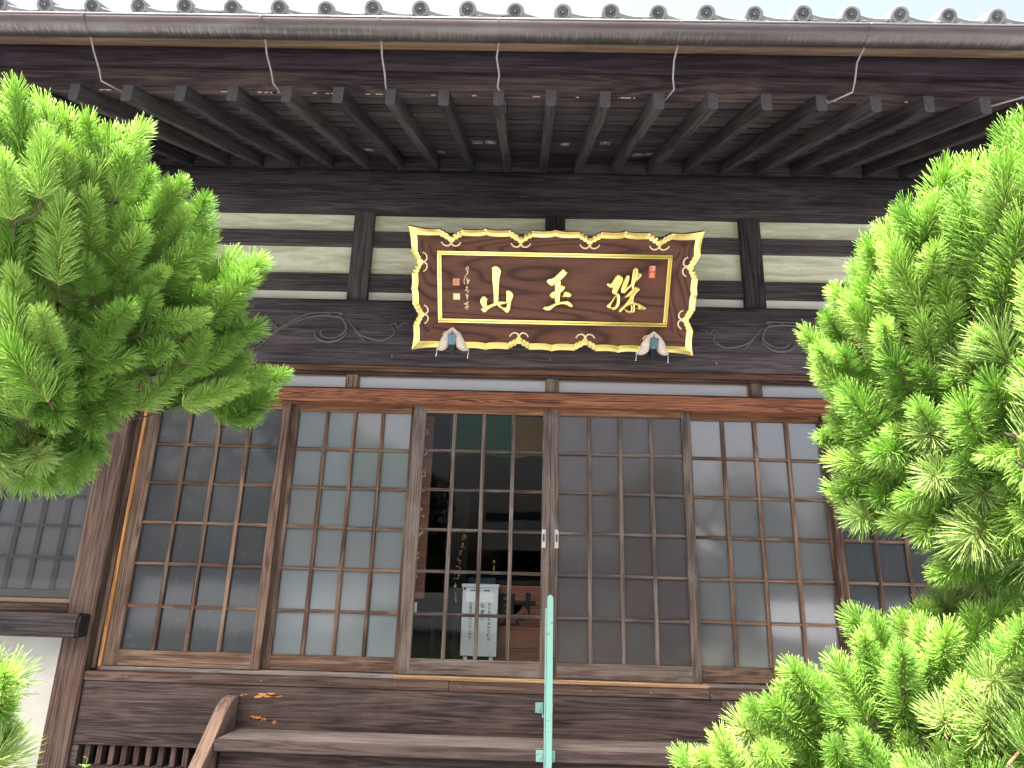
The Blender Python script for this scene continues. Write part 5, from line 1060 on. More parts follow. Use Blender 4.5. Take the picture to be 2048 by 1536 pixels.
PINE_R = '928 -2931 1509 -2 -71 70 85 1;902 -2858 1225 44 -30 85 158 2;983 -2879 1478 19 -78 60 89 1;997 -2996 1944 -7 -45 -89 73 1;926 -2828 1416 1 -89 45 73 2;876 -2727 1152 42 -69 60 150 0;1031 -2943 1845 -37 -59 -72 72 1;1083 -3127 2418 -47 -43 77 200 0;1029 -3110 2209 -19 -21 96 156 0;948 -2774 1259 12 -48 87 153 2;1008 -3031 2385 -22 -77 60 177 0;918 -2703 1155 23 -59 78 198 0;987 -2775 1405 15 -73 67 129 0;1044 -2975 2095 -46 -69 56 122 0;1117 -2966 2119 -45 -7 -89 189 1;975 -2684 1241 -24 -68 70 170 2;938 -2697 1233 -3 -84 54 91 0;996 -3064 2443 -20 -56 80 153 2;911 -2729 1215 -19 -40 90 114 0;1005 -3053 2507 -19 -62 76 172 1;1079 -2939 1971 -99 -7 -12 126 0;1052 -2921 2047 -61 -50 62 149 1;1080 -3107 2541 -11 -30 95 183 0;984 -2721 1377 2 -56 83 143 1;893 -2701 1253 -27 -48 84 121 2;1070 -2941 2195 -10 -72 69 111 0;938 -2717 1336 -21 -53 82 103 0;1186 -2828 1965 -83 -54 14 199 0;916 -2675 1100 7 -28 96 117 0;1084 -2877 1980 -18 -56 81 156 0;1056 -2974 2084 -30 -16 94 184 2;1122 -2851 1932 -54 -6 -84 181 1;1151 -2870 1909 -38 13 -92 193 2;1003 -2972 2391 -14 -70 70 131 1;1034 -2830 2004 -63 -62 46 182 1;1076 -2876 2001 -50 -10 -86 113 1;1038 -2935 2340 -36 -76 53 113 0;1039 -2715 1500 34 -48 81 147 0;1083 -3097 2659 -8 -23 97 141 1;1087 -2719 1730 -34 -75 -57 96 1;1019 -2863 2216 -45 -78 43 129 0;1035 -2618 1527 -1 -91 41 157 1;1097 -2900 2289 -18 -73 66 121 1;1067 -2826 1999 -36 -67 65 112 2;1101 -2787 1885 -82 -15 -56 187 2;957 -2606 1395 -20 -68 70 197 0;1065 -2784 1886 -61 -37 -70 94 1;1070 -2780 1935 -75 -52 -41 105 2;926 -2550 1052 -48 -42 77 190 0;982 -2718 1473 -1 -19 98 116 1;1033 -2834 1960 -99 -15 -2 101 1;1074 -3046 2603 -16 -23 96 187 1;999 -3009 2464 -39 -19 90 165 1;1049 -3024 2525 -24 -17 95 191 0;1096 -2746 1829 -45 -17 -88 117 0;826 -2641 1406 -22 -57 79 107 1;999 -2552 1078 -43 -36 83 184 0;1081 -2842 2296 -36 -81 46 127 0;1044 -2938 2475 -14 -54 83 137 1;978 -2949 2458 -43 -40 81 135 0;975 -2785 1953 -93 -33 -15 98 2;1049 -2809 2130 -43 -58 69 141 2;924 -2595 1393 -28 -64 72 111 0;919 -2901 2476 -31 -82 49 86 0;999 -2900 2543 9 -64 76 172 0;970 -2843 2302 -30 -73 61 98 0;1049 -2875 2439 -38 -61 70 148 0;965 -2874 2350 -39 -54 75 106 1;1111 -2643 1750 -51 -51 -70 116 2;1007 -2753 2161 -43 -86 26 119 1;914 -2853 2537 -13 -79 59 166 0;1034 -2850 2370 -32 -82 48 79 0;902 -2524 1056 -64 -20 74 165 1;963 -2770 2049 -70 -45 56 125 1;1058 -2722 1753 -89 19 -43 136 1;894 -2495 1270 -28 -61 74 199 1;899 -2478 1168 -37 -67 64 125 0;945 -2735 2059 -60 -80 1 74 2;1092 -2713 1759 -100 8 0 140 2;943 -2599 1402 -19 -27 95 151 0;957 -2491 1325 -25 -82 52 125 0;820 -2509 1168 -60 -38 71 124 1;1063 -2911 2592 -37 -41 83 180 0;969 -2846 2602 -16 -72 68 189 1;1040 -2664 1880 -79 -24 -56 157 0;946 -2784 2248 -37 -57 73 140 0;1141 -2693 1846 -69 11 -72 173 1;1142 -2780 1979 -91 6 40 175 2;985 -2728 1924 -96 5 -26 132 1;1103 -2673 1929 -89 -43 -15 116 2;902 -2483 1264 -22 -72 66 88 0;896 -2843 2415 -51 -37 78 164 0;964 -2752 2164 -60 -49 63 109 1;965 -2768 2274 -35 -83 43 68 2;930 -2873 2525 -52 -32 79 157 1;937 -2529 1501 -2 -61 79 117 1;861 -2732 2329 -50 -83 24 104 0;966 -2767 2396 -40 -64 66 128 0;934 -2697 2173 -63 -54 56 167 1;1053 -2526 1538 -47 -56 68 113 2;951 -2647 2036 -91 -39 -17 161 1;941 -2520 1458 -40 -37 84 125 0;969 -2847 2546 -58 -26 77 110 0;976 -2681 2062 -97 -24 7 121 0;824 -2495 1413 -28 -43 86 115 0;929 -2481 1325 -64 -26 73 163 1;894 -2427 1298 -66 -46 60 169 1;883 -2852 2525 -50 -9 86 123 0;958 -2686 2296 -32 -61 73 193 1;1031 -2669 1843 -95 30 -9 161 0;1130 -2681 1912 -90 32 -30 187 0;786 -2496 1304 -47 0 89 146 1;938 -2690 2361 -47 -58 66 186 0;1008 -2578 1985 -86 -51 -2 129 1;831 -2394 1177 -12 -36 93 150 0;797 -2338 1127 -52 -60 61 127 1;1022 -2596 2138 -71 -57 43 168 1;584 -2340 1151 -67 -63 40 84 1;911 -2588 2084 -71 -44 55 193 1;908 -2246 1068 -80 -57 20 184 0;876 -2710 2532 -51 -62 60 129 1;1022 -2509 1960 -88 -40 -25 182 1;885 -2428 1461 -18 -44 88 107 1;864 -2675 2357 -68 -40 62 145 0;878 -2617 2423 -39 -74 56 161 1;493 -2290 1050 -42 -36 83 180 0;909 -2529 1881 -97 -4 -24 108 2;894 -2294 1191 -72 -41 56 174 1;939 -2374 1427 -65 -35 67 186 1;683 -2276 1210 -65 -53 54 174 0;917 -2564 2149 -59 -69 42 76 1;758 -2309 1324 -72 -47 51 159 1;602 -2274 1231 -70 -53 49 128 1;484 -2231 1077 -76 -46 45 144 0;939 -2416 1950 -74 -67 3 166 1;520 -2227 1028 -69 -44 58 110 1;960 -2537 1999 -99 2 11 183 0;793 -2266 1052 -71 -1 71 107 1;854 -2539 2269 -49 -64 58 127 1;714 -2290 1244 -64 -27 72 133 0;413 -2258 1015 -66 -7 75 147 1;777 -2542 2320 -62 -72 31 105 0;985 -2467 2057 -88 -42 23 176 0;872 -2562 2192 -84 -18 51 160 0;803 -2186 1129 -68 -52 52 178 0;760 -2266 1215 -42 -28 86 146 0;952 -2413 1873 -88 -31 36 190 0;892 -2641 2498 -45 -13 88 123 1;832 -2610 2465 -55 -23 81 101 0;621 -2157 1136 -65 -51 56 153 2;863 -2430 2117 -63 -54 56 101 1;786 -2543 2327 -62 -12 77 129 0;840 -2515 2415 -48 -37 80 103 1;901 -2373 2124 -91 -40 -9 130 0;965 -3059 1265 55 -23 80 142 2;972 -2974 1224 39 -63 67 140 0;891 -3004 1091 54 -20 81 197 1;992 -3396 2424 23 -8 97 112 0;1019 -3160 2106 9 -77 64 192 1;1021 -3123 1948 26 -75 60 165 0;1043 -3189 2091 13 -81 57 109 2;1015 -3056 1510 24 -51 83 119 1;1002 -3007 1341 21 -42 88 127 2;1072 -3248 2318 -5 -58 82 189 1;1034 -2954 1431 36 -73 58 153 1;1011 -3172 2023 25 -50 83 109 2;995 -3079 1867 67 -21 -71 167 0;1053 -3217 2230 1 -55 84 123 2;1026 -3005 1551 -1 -64 77 65 1;1017 -3132 1839 50 -15 85 192 0;1025 -3072 1989 16 -87 47 99 1;1077 -3245 2545 -4 -59 81 171 0;953 -2830 1143 44 -70 57 114 1;1037 -3032 1835 50 -4 -87 174 2;1126 -3207 2337 16 -44 88 121 0;965 -3051 1987 90 -23 -36 184 1;1034 -2891 1243 10 -28 95 152 1;1052 -3209 2532 -7 -84 54 84 2;948 -2929 1299 30 -8 95 167 1;1047 -3031 1898 74 -14 -66 110 1;1021 -3027 1966 -8 -49 87 151 2;960 -2966 1862 36 -50 79 191 2;1079 -3142 2458 -29 -71 64 79 0;975 -2668 1124 33 -82 46 181 1;978 -2983 1917 90 -31 29 118 2;976 -2770 1200 68 -42 60 108 1;1052 -3078 2184 29 -32 90 106 2;1055 -3063 2325 -18 -59 79 148 0;1127 -2993 1841 -8 50 -86 109 1;891 -2677 1058 56 -53 64 164 2;1067 -2998 2238 -7 -75 66 127 1;985 -2692 1105 36 -59 73 116 2;1067 -2931 1902 28 -16 -95 66 2;912 -2697 1048 25 -38 89 128 1;1104 -2795 1547 -8 -71 69 98 2;1145 -2908 1789 -39 29 -88 106 2;1139 -2908 2102 -25 -70 67 132 2;925 -2716 1074 -51 11 85 137 2;1125 -3040 2726 -4 -87 49 145 1;1002 -2463 989 -18 -54 82 123 2;934 -2406 1032 -34 -84 43 144 0;953 -2395 1029 -69 -34 63 104 1;792 -2336 962 -52 -36 78 127 0;926 -2237 1001 -54 -73 40 183 0;711 -2282 991 -75 -36 55 189 1;582 -2203 944 -64 -52 57 174 1;565 -2220 899 -78 -26 56 193 0;846 -2129 953 -79 -48 39 139 1;451 -2212 970 -84 10 54 141 0;806 -2170 897 -84 4 54 178 1;714 -2163 881 -79 0 61 185 0;516 -2051 903 -74 -53 41 177 0;1039 -2780 1404 21 -39 90 133 0;1022 -2634 1186 20 -64 74 195 1;1047 -2680 1270 -33 -50 80 107 3;1082 -2719 1479 26 -52 81 159 2;1021 -2731 1271 26 -13 96 186 0;1047 -2714 1503 5 -62 78 68 3;1096 -2986 2456 -3 -44 90 139 1;991 -2560 1010 -9 -39 92 187 2;1109 -3026 2640 -21 -46 86 157 1;1084 -2862 2221 -14 -72 68 138 1;1161 -2827 1983 -21 9 -97 155 1;999 -2583 1208 -7 -67 74 82 0;1099 -3053 2614 -8 4 100 123 0;1131 -2801 2005 -11 -48 87 127 2;989 -2652 1368 -9 -16 98 117 0;1248 -2715 1904 -66 -17 -73 184 2;1135 -2897 2585 -35 -70 62 153 1;1109 -2522 1279 -40 -61 68 174 2;1187 -2731 1754 -55 24 -80 126 0;1257 -2743 2070 -61 -16 -78 172 1;1103 -2453 1114 5 -70 71 152 0;1179 -2840 2413 -25 -69 68 104 1;999 -2451 1008 -37 -41 83 171 2;1122 -2899 2468 -30 -22 93 186 1;896 -2605 1427 15 -10 98 115 3;919 -2532 1352 -20 -48 85 119 0;953 -2460 1283 -36 -77 52 120 0;1221 -2690 1914 -80 1 -60 123 1;1152 -2719 2137 -12 -67 73 124 1;1192 -2813 2407 -42 -45 79 183 1;1140 -2777 2377 -25 -78 57 104 1;1182 -2672 1995 -89 -23 -39 160 2;1192 -2656 1793 -71 15 -69 152 1;1064 -2810 2469 -28 -75 61 85 0;1046 -2433 1123 -24 -41 88 176 2;1138 -2727 2052 -84 -12 53 115 2;1250 -2703 2033 -100 -5 7 120 1;1094 -2876 2582 -32 -22 92 161 0;1158 -2677 1783 -79 40 -47 177 1;1120 -2630 1807 -93 5 -35 107 1;1011 -2782 2445 -45 -64 62 74 0;1115 -2703 2251 -43 -53 73 173 0;1153 -2712 2178 -69 -34 64 121 2;1026 -2754 2511 -25 -75 61 123 1;997 -2442 1475 14 -55 82 153 2;1146 -2586 1985 -94 -34 10 155 1;1080 -2604 1921 -97 3 -24 130 1;893 -2493 1421 -43 -2 90 127 1;1126 -2608 2041 -53 -38 76 199 1;1111 -2418 1511 -9 -71 70 126 0;945 -2355 1080 -65 -18 74 130 1;956 -2384 1345 -50 -52 69 121 0;1198 -2557 1928 -89 -3 -45 150 0;1052 -2590 2102 -83 -54 -12 68 2;1075 -2652 2263 -47 -43 77 111 0;1044 -2643 2335 -53 -50 68 170 0;906 -2304 1143 -35 -46 81 173 1;973 -2301 1212 -38 -82 43 80 0;890 -2317 1277 -40 -61 68 144 1;987 -2659 2446 -50 -47 73 188 0;1062 -2489 2011 -81 -54 23 165 1;1089 -2727 2621 -16 -39 91 114 0;1004 -2656 2614 -42 -66 62 171 0;1027 -2569 2188 -73 -37 57 65 1;928 -2583 2335 -58 -63 51 85 1;980 -2611 2390 -64 -35 68 187 1;937 -2292 985 -65 12 75 195 0;926 -2569 2097 -68 8 73 120 1;920 -2626 2530 -26 -43 86 169 1;988 -2469 2014 -97 -21 6 144 3;1012 -2287 1440 -19 -49 85 130 1;577 -2207 1074 -74 -26 62 114 0;1016 -2418 1927 -94 -31 -13 108 2;993 -2491 2260 -67 -64 37 109 0;963 -2445 2117 -91 -39 12 162 1;685 -2213 1190 -56 -31 77 110 1;889 -2136 1133 -53 -58 61 125 0;850 -2095 1083 -69 -45 57 197 1;836 -2195 1250 -33 -30 90 117 0;509 -2151 1055 -82 -12 56 106 1;711 -2121 964 -83 -13 54 167 3;947 -2429 2193 -75 -33 57 136 1;1021 -2274 2003 -82 -48 -31 180 1;749 -2047 1073 -71 -50 49 164 1;905 -2457 2376 -32 -37 87 164 3;647 -2085 1163 -75 -41 52 116 3;920 -2454 2198 -58 6 81 195 1;822 -2103 1221 -62 -25 74 108 0;906 -2404 2365 -69 -35 63 123 1;1039 -2952 1223 42 -41 81 126 2;1080 -2851 1329 21 -63 75 167 1;1073 -3018 1920 50 -53 68 144 2;1041 -3059 1847 63 30 -72 170 2;1158 -3172 2273 -13 -20 97 176 1;1013 -2784 1230 43 -61 67 164 0;1029 -2783 1042 46 -22 86 186 0;1039 -2802 1148 22 -10 97 128 0;1087 -2958 1906 94 -26 -21 124 1;1205 -3151 2412 8 -17 98 164 1;1018 -2676 1111 46 -69 56 141 0;1089 -2753 1277 -3 -48 88 194 2;1249 -3154 2647 -27 -35 90 139 0;1088 -2879 1943 28 -45 -85 114 2;1206 -2992 2132 18 -39 90 143 1;1193 -2952 1961 1 -32 95 177 1;1237 -3029 2271 6 -46 89 105 2;1250 -2792 1430 3 -29 96 178 2;1223 -3099 2559 -9 -28 96 157 0;988 -2834 1947 85 -52 11 165 0;1130 -2898 2086 -12 -56 82 175 1;1114 -2844 2009 20 -79 58 104 1;1143 -2863 2107 -3 -79 61 85 1;1205 -2925 2259 -23 -41 88 164 0;1185 -2754 1759 15 -27 -95 69 1;1208 -2919 2499 -31 -82 48 104 1;1078 -2554 1024 39 -27 88 135 0;1233 -2975 2707 -31 -53 79 166 1;1224 -2947 2622 -10 -73 68 95 2;1013 -2392 998 35 -69 63 199 2;949 -2310 965 -75 2 66 146 0;1038 -2205 994 -56 -56 62 106 0;953 -2243 958 -89 -4 45 191 0;772 -2103 964 -86 -35 37 112 3;887 -1926 933 -48 -72 49 198 1;552 -2032 901 -67 -18 72 145 0;1151 -2556 1343 -2 -45 89 184 0;1146 -2485 1035 14 -25 96 154 2;1206 -2452 1152 26 -65 72 122 2;1107 -2470 1215 32 -65 69 76 2;1313 -2657 2011 -82 4 -57 175 1;1275 -2725 2391 -40 -59 70 141 0;1192 -2355 1285 0 -79 61 162 2;1281 -2487 1583 1 -88 48 66 2;1210 -2696 2500 -30 -82 49 163 1;1165 -2483 1444 6 -34 94 198 0;1278 -2544 1950 -55 -24 -80 178 2;1272 -2590 1979 25 -69 68 93 1;1278 -2605 1984 17 -41 89 189 2;1239 -2596 2103 -17 -60 79 132 0;1114 -2368 1311 7 -57 82 117 0;1347 -2529 1913 -12 6 -99 171 1;1096 -2353 953 -11 7 99 173 0;1178 -2350 1401 -9 -65 76 139 0;1223 -2469 1971 -71 -69 -14 126 1;1092 -2218 1206 -35 -72 59 200 2;1293 -2602 2191 -4 -30 95 188 2;1253 -2489 2069 -84 -53 14 156 3;1297 -2714 2712 -13 -45 88 186 3;1257 -2563 1861 -64 50 -59 192 3;1192 -2596 2288 -29 -38 88 114 2;1254 -2604 2463 -42 -63 65 121 1;1224 -2719 2684 -30 -24 92 106 1;1377 -2433 2065 -72 -67 18 149 1;1141 -2197 1104 -8 -51 86 141 0;1081 -2580 2576 -3 -73 68 159 1;1146 -2294 1367 -39 -33 86 193 2;1048 -2130 1023 -36 -62 69 182 0;987 -2313 1298 -17 -14 98 169 1;1214 -2531 2154 -69 -23 69 180 2;1206 -2504 2456 -54 -70 47 200 2;1234 -2321 1482 -38 -25 89 139 2;1188 -2213 1267 -44 -43 79 197 1;1060 -2518 2326 -46 -57 68 112 1;1007 -2252 1243 -58 -4 82 132 1;1231 -2581 2686 -48 -56 68 174 1;935 -2163 1164 -59 -31 75 144 0;1297 -2386 1979 -85 2 -52 168 2;910 -2076 1096 -68 -56 47 121 2;1086 -2517 2659 -37 -54 76 160 0;1157 -2360 1979 -100 8 -1 135 0;1185 -2358 2126 -93 -37 -6 76 1;1117 -2347 2206 -64 -64 42 112 1;997 -2367 2481 -50 -64 58 199 1;889 -2114 1197 -36 -5 93 148 0;975 -2347 2301 -34 -51 79 171 1;1038 -2222 1950 -82 -56 13 108 1;670 -2043 1093 -58 -15 80 139 1;1146 -2481 2546 -70 10 71 162 2;970 -2281 2226 -52 -55 65 163 1;1127 -2226 2087 -92 -26 29 140 0;618 -1946 1016 -68 -8 72 103 1;840 -1995 1082 -70 12 70 154 1;826 -1857 935 -75 -30 59 191 1;918 -1975 1152 -71 13 69 121 0;1121 -2141 2176 -85 -41 33 185 1;1208 -2651 1110 40 -56 73 116 1;1249 -2994 2341 22 -42 88 158 3;1224 -2678 1178 41 -15 90 152 0;1155 -2664 1311 7 -45 89 128 2;1257 -2854 1839 8 35 -93 191 2;1274 -2632 1322 19 -53 83 192 0;1302 -2952 2279 6 -40 92 107 1;1307 -3039 2669 -3 -47 88 165 1;1263 -3004 2603 15 -67 73 114 0;1101 -2552 1056 59 -34 73 150 1;1259 -2775 1947 55 8 -83 187 1;1316 -2756 2006 35 -57 74 108 1;1228 -2589 1453 22 -67 71 80 2;1244 -2877 2383 2 -40 92 142 1;1221 -2717 1923 98 -22 -3 166 1;1285 -2801 2182 28 -46 84 124 1;1228 -2908 2719 -8 -66 75 155 0;1261 -2697 2024 8 13 -99 169 2;1287 -2662 2188 5 -77 64 123 0;1331 -2706 2304 -8 -46 89 153 1;1330 -2789 2596 -14 -35 93 108 0;1343 -2794 2751 -31 -71 64 82 2;1192 -2250 968 15 -30 94 117 0;1039 -2143 937 -70 -11 70 152 2;1159 -2113 933 -69 -20 69 158 0;892 -2020 907 -63 20 75 121 1;839 -1901 897 -76 -41 51 165 0;537 -1831 855 -42 -50 75 136 0;1256 -2349 1171 15 -47 87 162 1;1271 -2283 1033 11 -60 79 128 0;1436 -2405 1861 -33 -28 -90 198 3;1387 -2845 2784 -29 8 95 174 0;1410 -2496 1942 -30 9 -95 135 1;1380 -2512 2129 2 -7 -100 176 2;1343 -2306 1370 5 -57 82 116 0;1212 -2204 998 36 -36 86 115 2;1423 -2450 2094 -6 -73 68 119 2;1345 -2653 2585 -17 -31 93 150 0;1413 -2501 2196 -26 -44 86 150 0;1281 -2189 1138 -30 -42 86 156 3;1402 -2497 2406 -28 -67 69 174 0;1227 -2263 1387 -18 -35 92 141 1;1409 -2440 2021 -93 12 -35 118 2;1292 -2509 2284 -21 -31 93 144 3;1230 -2108 967 -21 -34 92 141 1;1295 -2409 2188 -51 -61 61 117 3;1277 -2610 2755 -16 -36 92 150 1;1438 -2339 2091 -85 -49 19 199 2;1163 -2114 1208 -2 -55 83 144 2;1271 -2482 2497 -29 -53 80 174 1;1403 -2644 2812 -4 -6 100 150 0;1432 -2291 1976 -74 -19 -65 191 2;1405 -2145 1479 1 -66 75 121 2;1393 -2269 1813 -80 6 -59 128 1;1170 -2170 1394 -21 -10 97 101 0;1189 -2305 2383 -48 -65 59 145 1;1013 -1963 1186 -46 -72 51 98 1;1241 -1943 914 -41 -13 90 134 0;1160 -2428 2732 -43 -47 77 101 1;1456 -2221 1927 -100 8 -2 188 1;1402 -2482 2713 -58 6 81 189 0;1217 -2359 2603 -76 -44 48 127 0;1351 -2311 2438 -50 -42 76 177 2;1186 -2211 2300 -53 -77 34 104 2;1195 -1895 987 -59 -21 78 149 1;1439 -2192 2154 -98 -16 -9 183 0;1160 -1968 1232 -24 -22 95 155 0;1222 -2149 2190 -82 -57 -6 119 1;986 -1820 945 -77 -41 48 132 0;1267 -2181 1977 -96 14 24 151 0;1152 -2179 2007 -93 7 36 163 1;850 -1785 1067 -54 -82 17 97 0;951 -1886 1170 -66 -14 74 134 2;1151 -1753 899 -69 -34 64 149 0;1191 -2123 2184 -97 -17 15 163 0;1178 -2111 2241 -76 -40 52 180 1;1127 -2048 2402 -53 -76 37 184 1;831 -1780 1026 -74 -9 67 176 0;1197 -2217 2528 -62 -1 78 163 3;777 -1585 911 -66 -57 50 170 1;1282 -2547 1104 74 -17 65 123 1;1388 -2570 1353 31 -16 94 143 2;1317 -2470 1201 53 -41 74 157 1;1462 -2537 1503 8 -23 97 133 1;1366 -2674 1956 56 46 -69 194 2;1435 -2649 2246 1 -77 64 89 0;1329 -2322 1087 24 -50 83 132 1;1473 -2680 2475 8 -70 71 160 0;1362 -2575 2039 98 -9 -19 140 3;1440 -2771 2703 14 -28 95 170 0;1419 -2696 2639 -9 -43 90 155 0;1466 -2556 2540 -23 -72 66 150 1;876 -1614 864 -69 -56 46 161 1;602 -1693 850 -67 -7 74 110 0'
LIMB_L = [[-1.814, -2.545, 3.071], [-1.672, -2.39, 2.905], [-1.496, -2.261, 2.832], [-1.639, -2.093, 2.607], [-1.458, -1.987, 2.435], [-1.861, -2.209, 2.277], [-1.95, -2.246, 2.042], [-1.959, -2.508, 2.58], [-1.76, -2.413, 1.202]]
LIMB_R = [[1.278, -2.615, 2.797], [1.139, -2.419, 2.652], [1.093, -2.245, 2.414], [1.148, -2.182, 2.024], [1.176, -2.332, 1.651], [0.877, -2.009, 1.24], [1.105, -2.225, 1.282], [0.619, -1.972, 1.099], [1.167, -2.697, 2.181], [1.027, -2.636, 1.432]]

import struct
STEM = {0: .215, 1: .165, 2: .10, 3: .10}
def shoot_mesh(name, ntype, seed):
    rnd = random.Random(seed); L_ = 1.0   # unit stem along +Z, real size 0.1 m set by the object's scale
    st_ = STEM[ntype]
    n_len = {0: .078, 1: .084, 2: .115, 3: .085}[ntype]; cnt = {0: 520, 1: 400, 2: 190, 3: 70}[ntype]
    V, F, tone, mi = [], [], [], []
    def ringv(c, u, v, r_, k=3):
        i0 = len(V)
        for j in range(k): a = 2 * PI * j / k; V.append(c + u * math.cos(a) * r_ + v * math.sin(a) * r_)
        return i0
    # stem
    prev = None; bx, by = rnd.uniform(-.01, .01), rnd.uniform(-.01, .01)
    def axis(u): return Vector((bx * math.sin(u * 2.5), by * math.sin(u * 2), st_ * u))
    for i in range(6):
        u = i / 5; i0 = ringv(axis(u), Vector((1, 0, 0)), Vector((0, 1, 0)), .0034 * (1 - .35 * u), 5)
        for _ in range(5): tone.append(.5)
        if prev is not None:
            for j in range(5): F.append((prev + j, prev + (j + 1) % 5, i0 + (j + 1) % 5, i0 + j)); mi.append(1)
        prev = i0
    for k in range(cnt):
        u = (k + rnd.random()) / cnt
        u = u ** (.92 if ntype != 2 else .6); ph = k * 2.39996 + rnd.uniform(-.3, .3)
        if ntype == 2 and u < .35: u = .35 + u
        u = min(u, 1)
        el = R({0: 56, 1: 58, 2: 60, 3: 95}[ntype]) * (1 - .55 * u ** 5) + rnd.gauss(0, .10)     # angle off the stem
        if u > .97: el *= rnd.random()
        o_ = Vector((math.cos(ph), math.sin(ph), 0)); d = Vector((0, 0, 1)) * math.cos(el) + o_ * math.sin(el)
        ln = n_len * rnd.uniform(.75, 1.08) * (1 - .25 * u)
        p0 = axis(u) + o_ * .0015
        cur = Vector((0, 0, 1)) * rnd.uniform(-.05, .28) + Vector((rnd.gauss(0, .07), rnd.gauss(0, .07), rnd.gauss(0, .07)))
        if ntype == 2: cur += Vector((rnd.gauss(0, .12), rnd.gauss(0, .12), -.1))
        p1 = p0 + d * ln * .5; d2 = (d + cur * .8).normalized(); p2 = p1 + d2 * ln * .5
        s_ = d.cross(Vector((.3, .5, .8))).normalized(); t_ = d.cross(s_).normalized(); w_ = .0011
        a = ringv(p0, s_, t_, w_ * .8); b = ringv(p1, s_, t_, w_); c = len(V); V.append(p2)
        b2 = ringv(p1 + (p2 - p1) * .75, s_, t_, w_ * .75)
        tn = rnd.random() ** 1.3; base = tn * .8
        # vertices order: a(3) b(3) tip(1) b2(3)
        tone += [min(1, base + .25)] * 3 + [base] * 3 + [min(1, base + .3)] + [min(1, base + .1)] * 3
        for j in range(3):
            F.append((a + j, a + (j + 1) % 3, b + (j + 1) % 3, b + j)); F.append((b + j, b + (j + 1) % 3, b2 + (j + 1) % 3, b2 + j)); F.append((b2 + j, b2 + (j + 1) % 3, c)); mi += [0, 0, 0]
    # pale bud at the tip
    if ntype == 0:
        i0 = ringv(axis(1), Vector((1, 0, 0)), Vector((0, 1, 0)), .0028, 5); V.append(axis(1) + Vector((0, 0, .014))); tone += [1] * 6
        for j in range(5): F.append((i0 + j, i0 + (j + 1) % 5, i0 + 5)); mi.append(1)
    me = bpy.data.meshes.new(name); me.from_pydata([tuple(v) for v in V], [], F)
    me.polygons.foreach_set('material_index', mi); me.polygons.foreach_set('use_smooth', [True] * len(F))
    at = me.attributes.new('tone', 'FLOAT', 'POINT'); at.data.foreach_set('value', tone)
    me.materials.append(M[{0: 'needle_young', 1: 'needle_mid', 2: 'needle_old', 3: 'needle_dead'}[ntype]]); me.materials.append(M['shoot_bark']); me.update()
    return me
SH = {t: [shoot_mesh('pine_shoot', t, 100 * t + k) for k in range(4)] for t in (0, 1, 2, 3)}

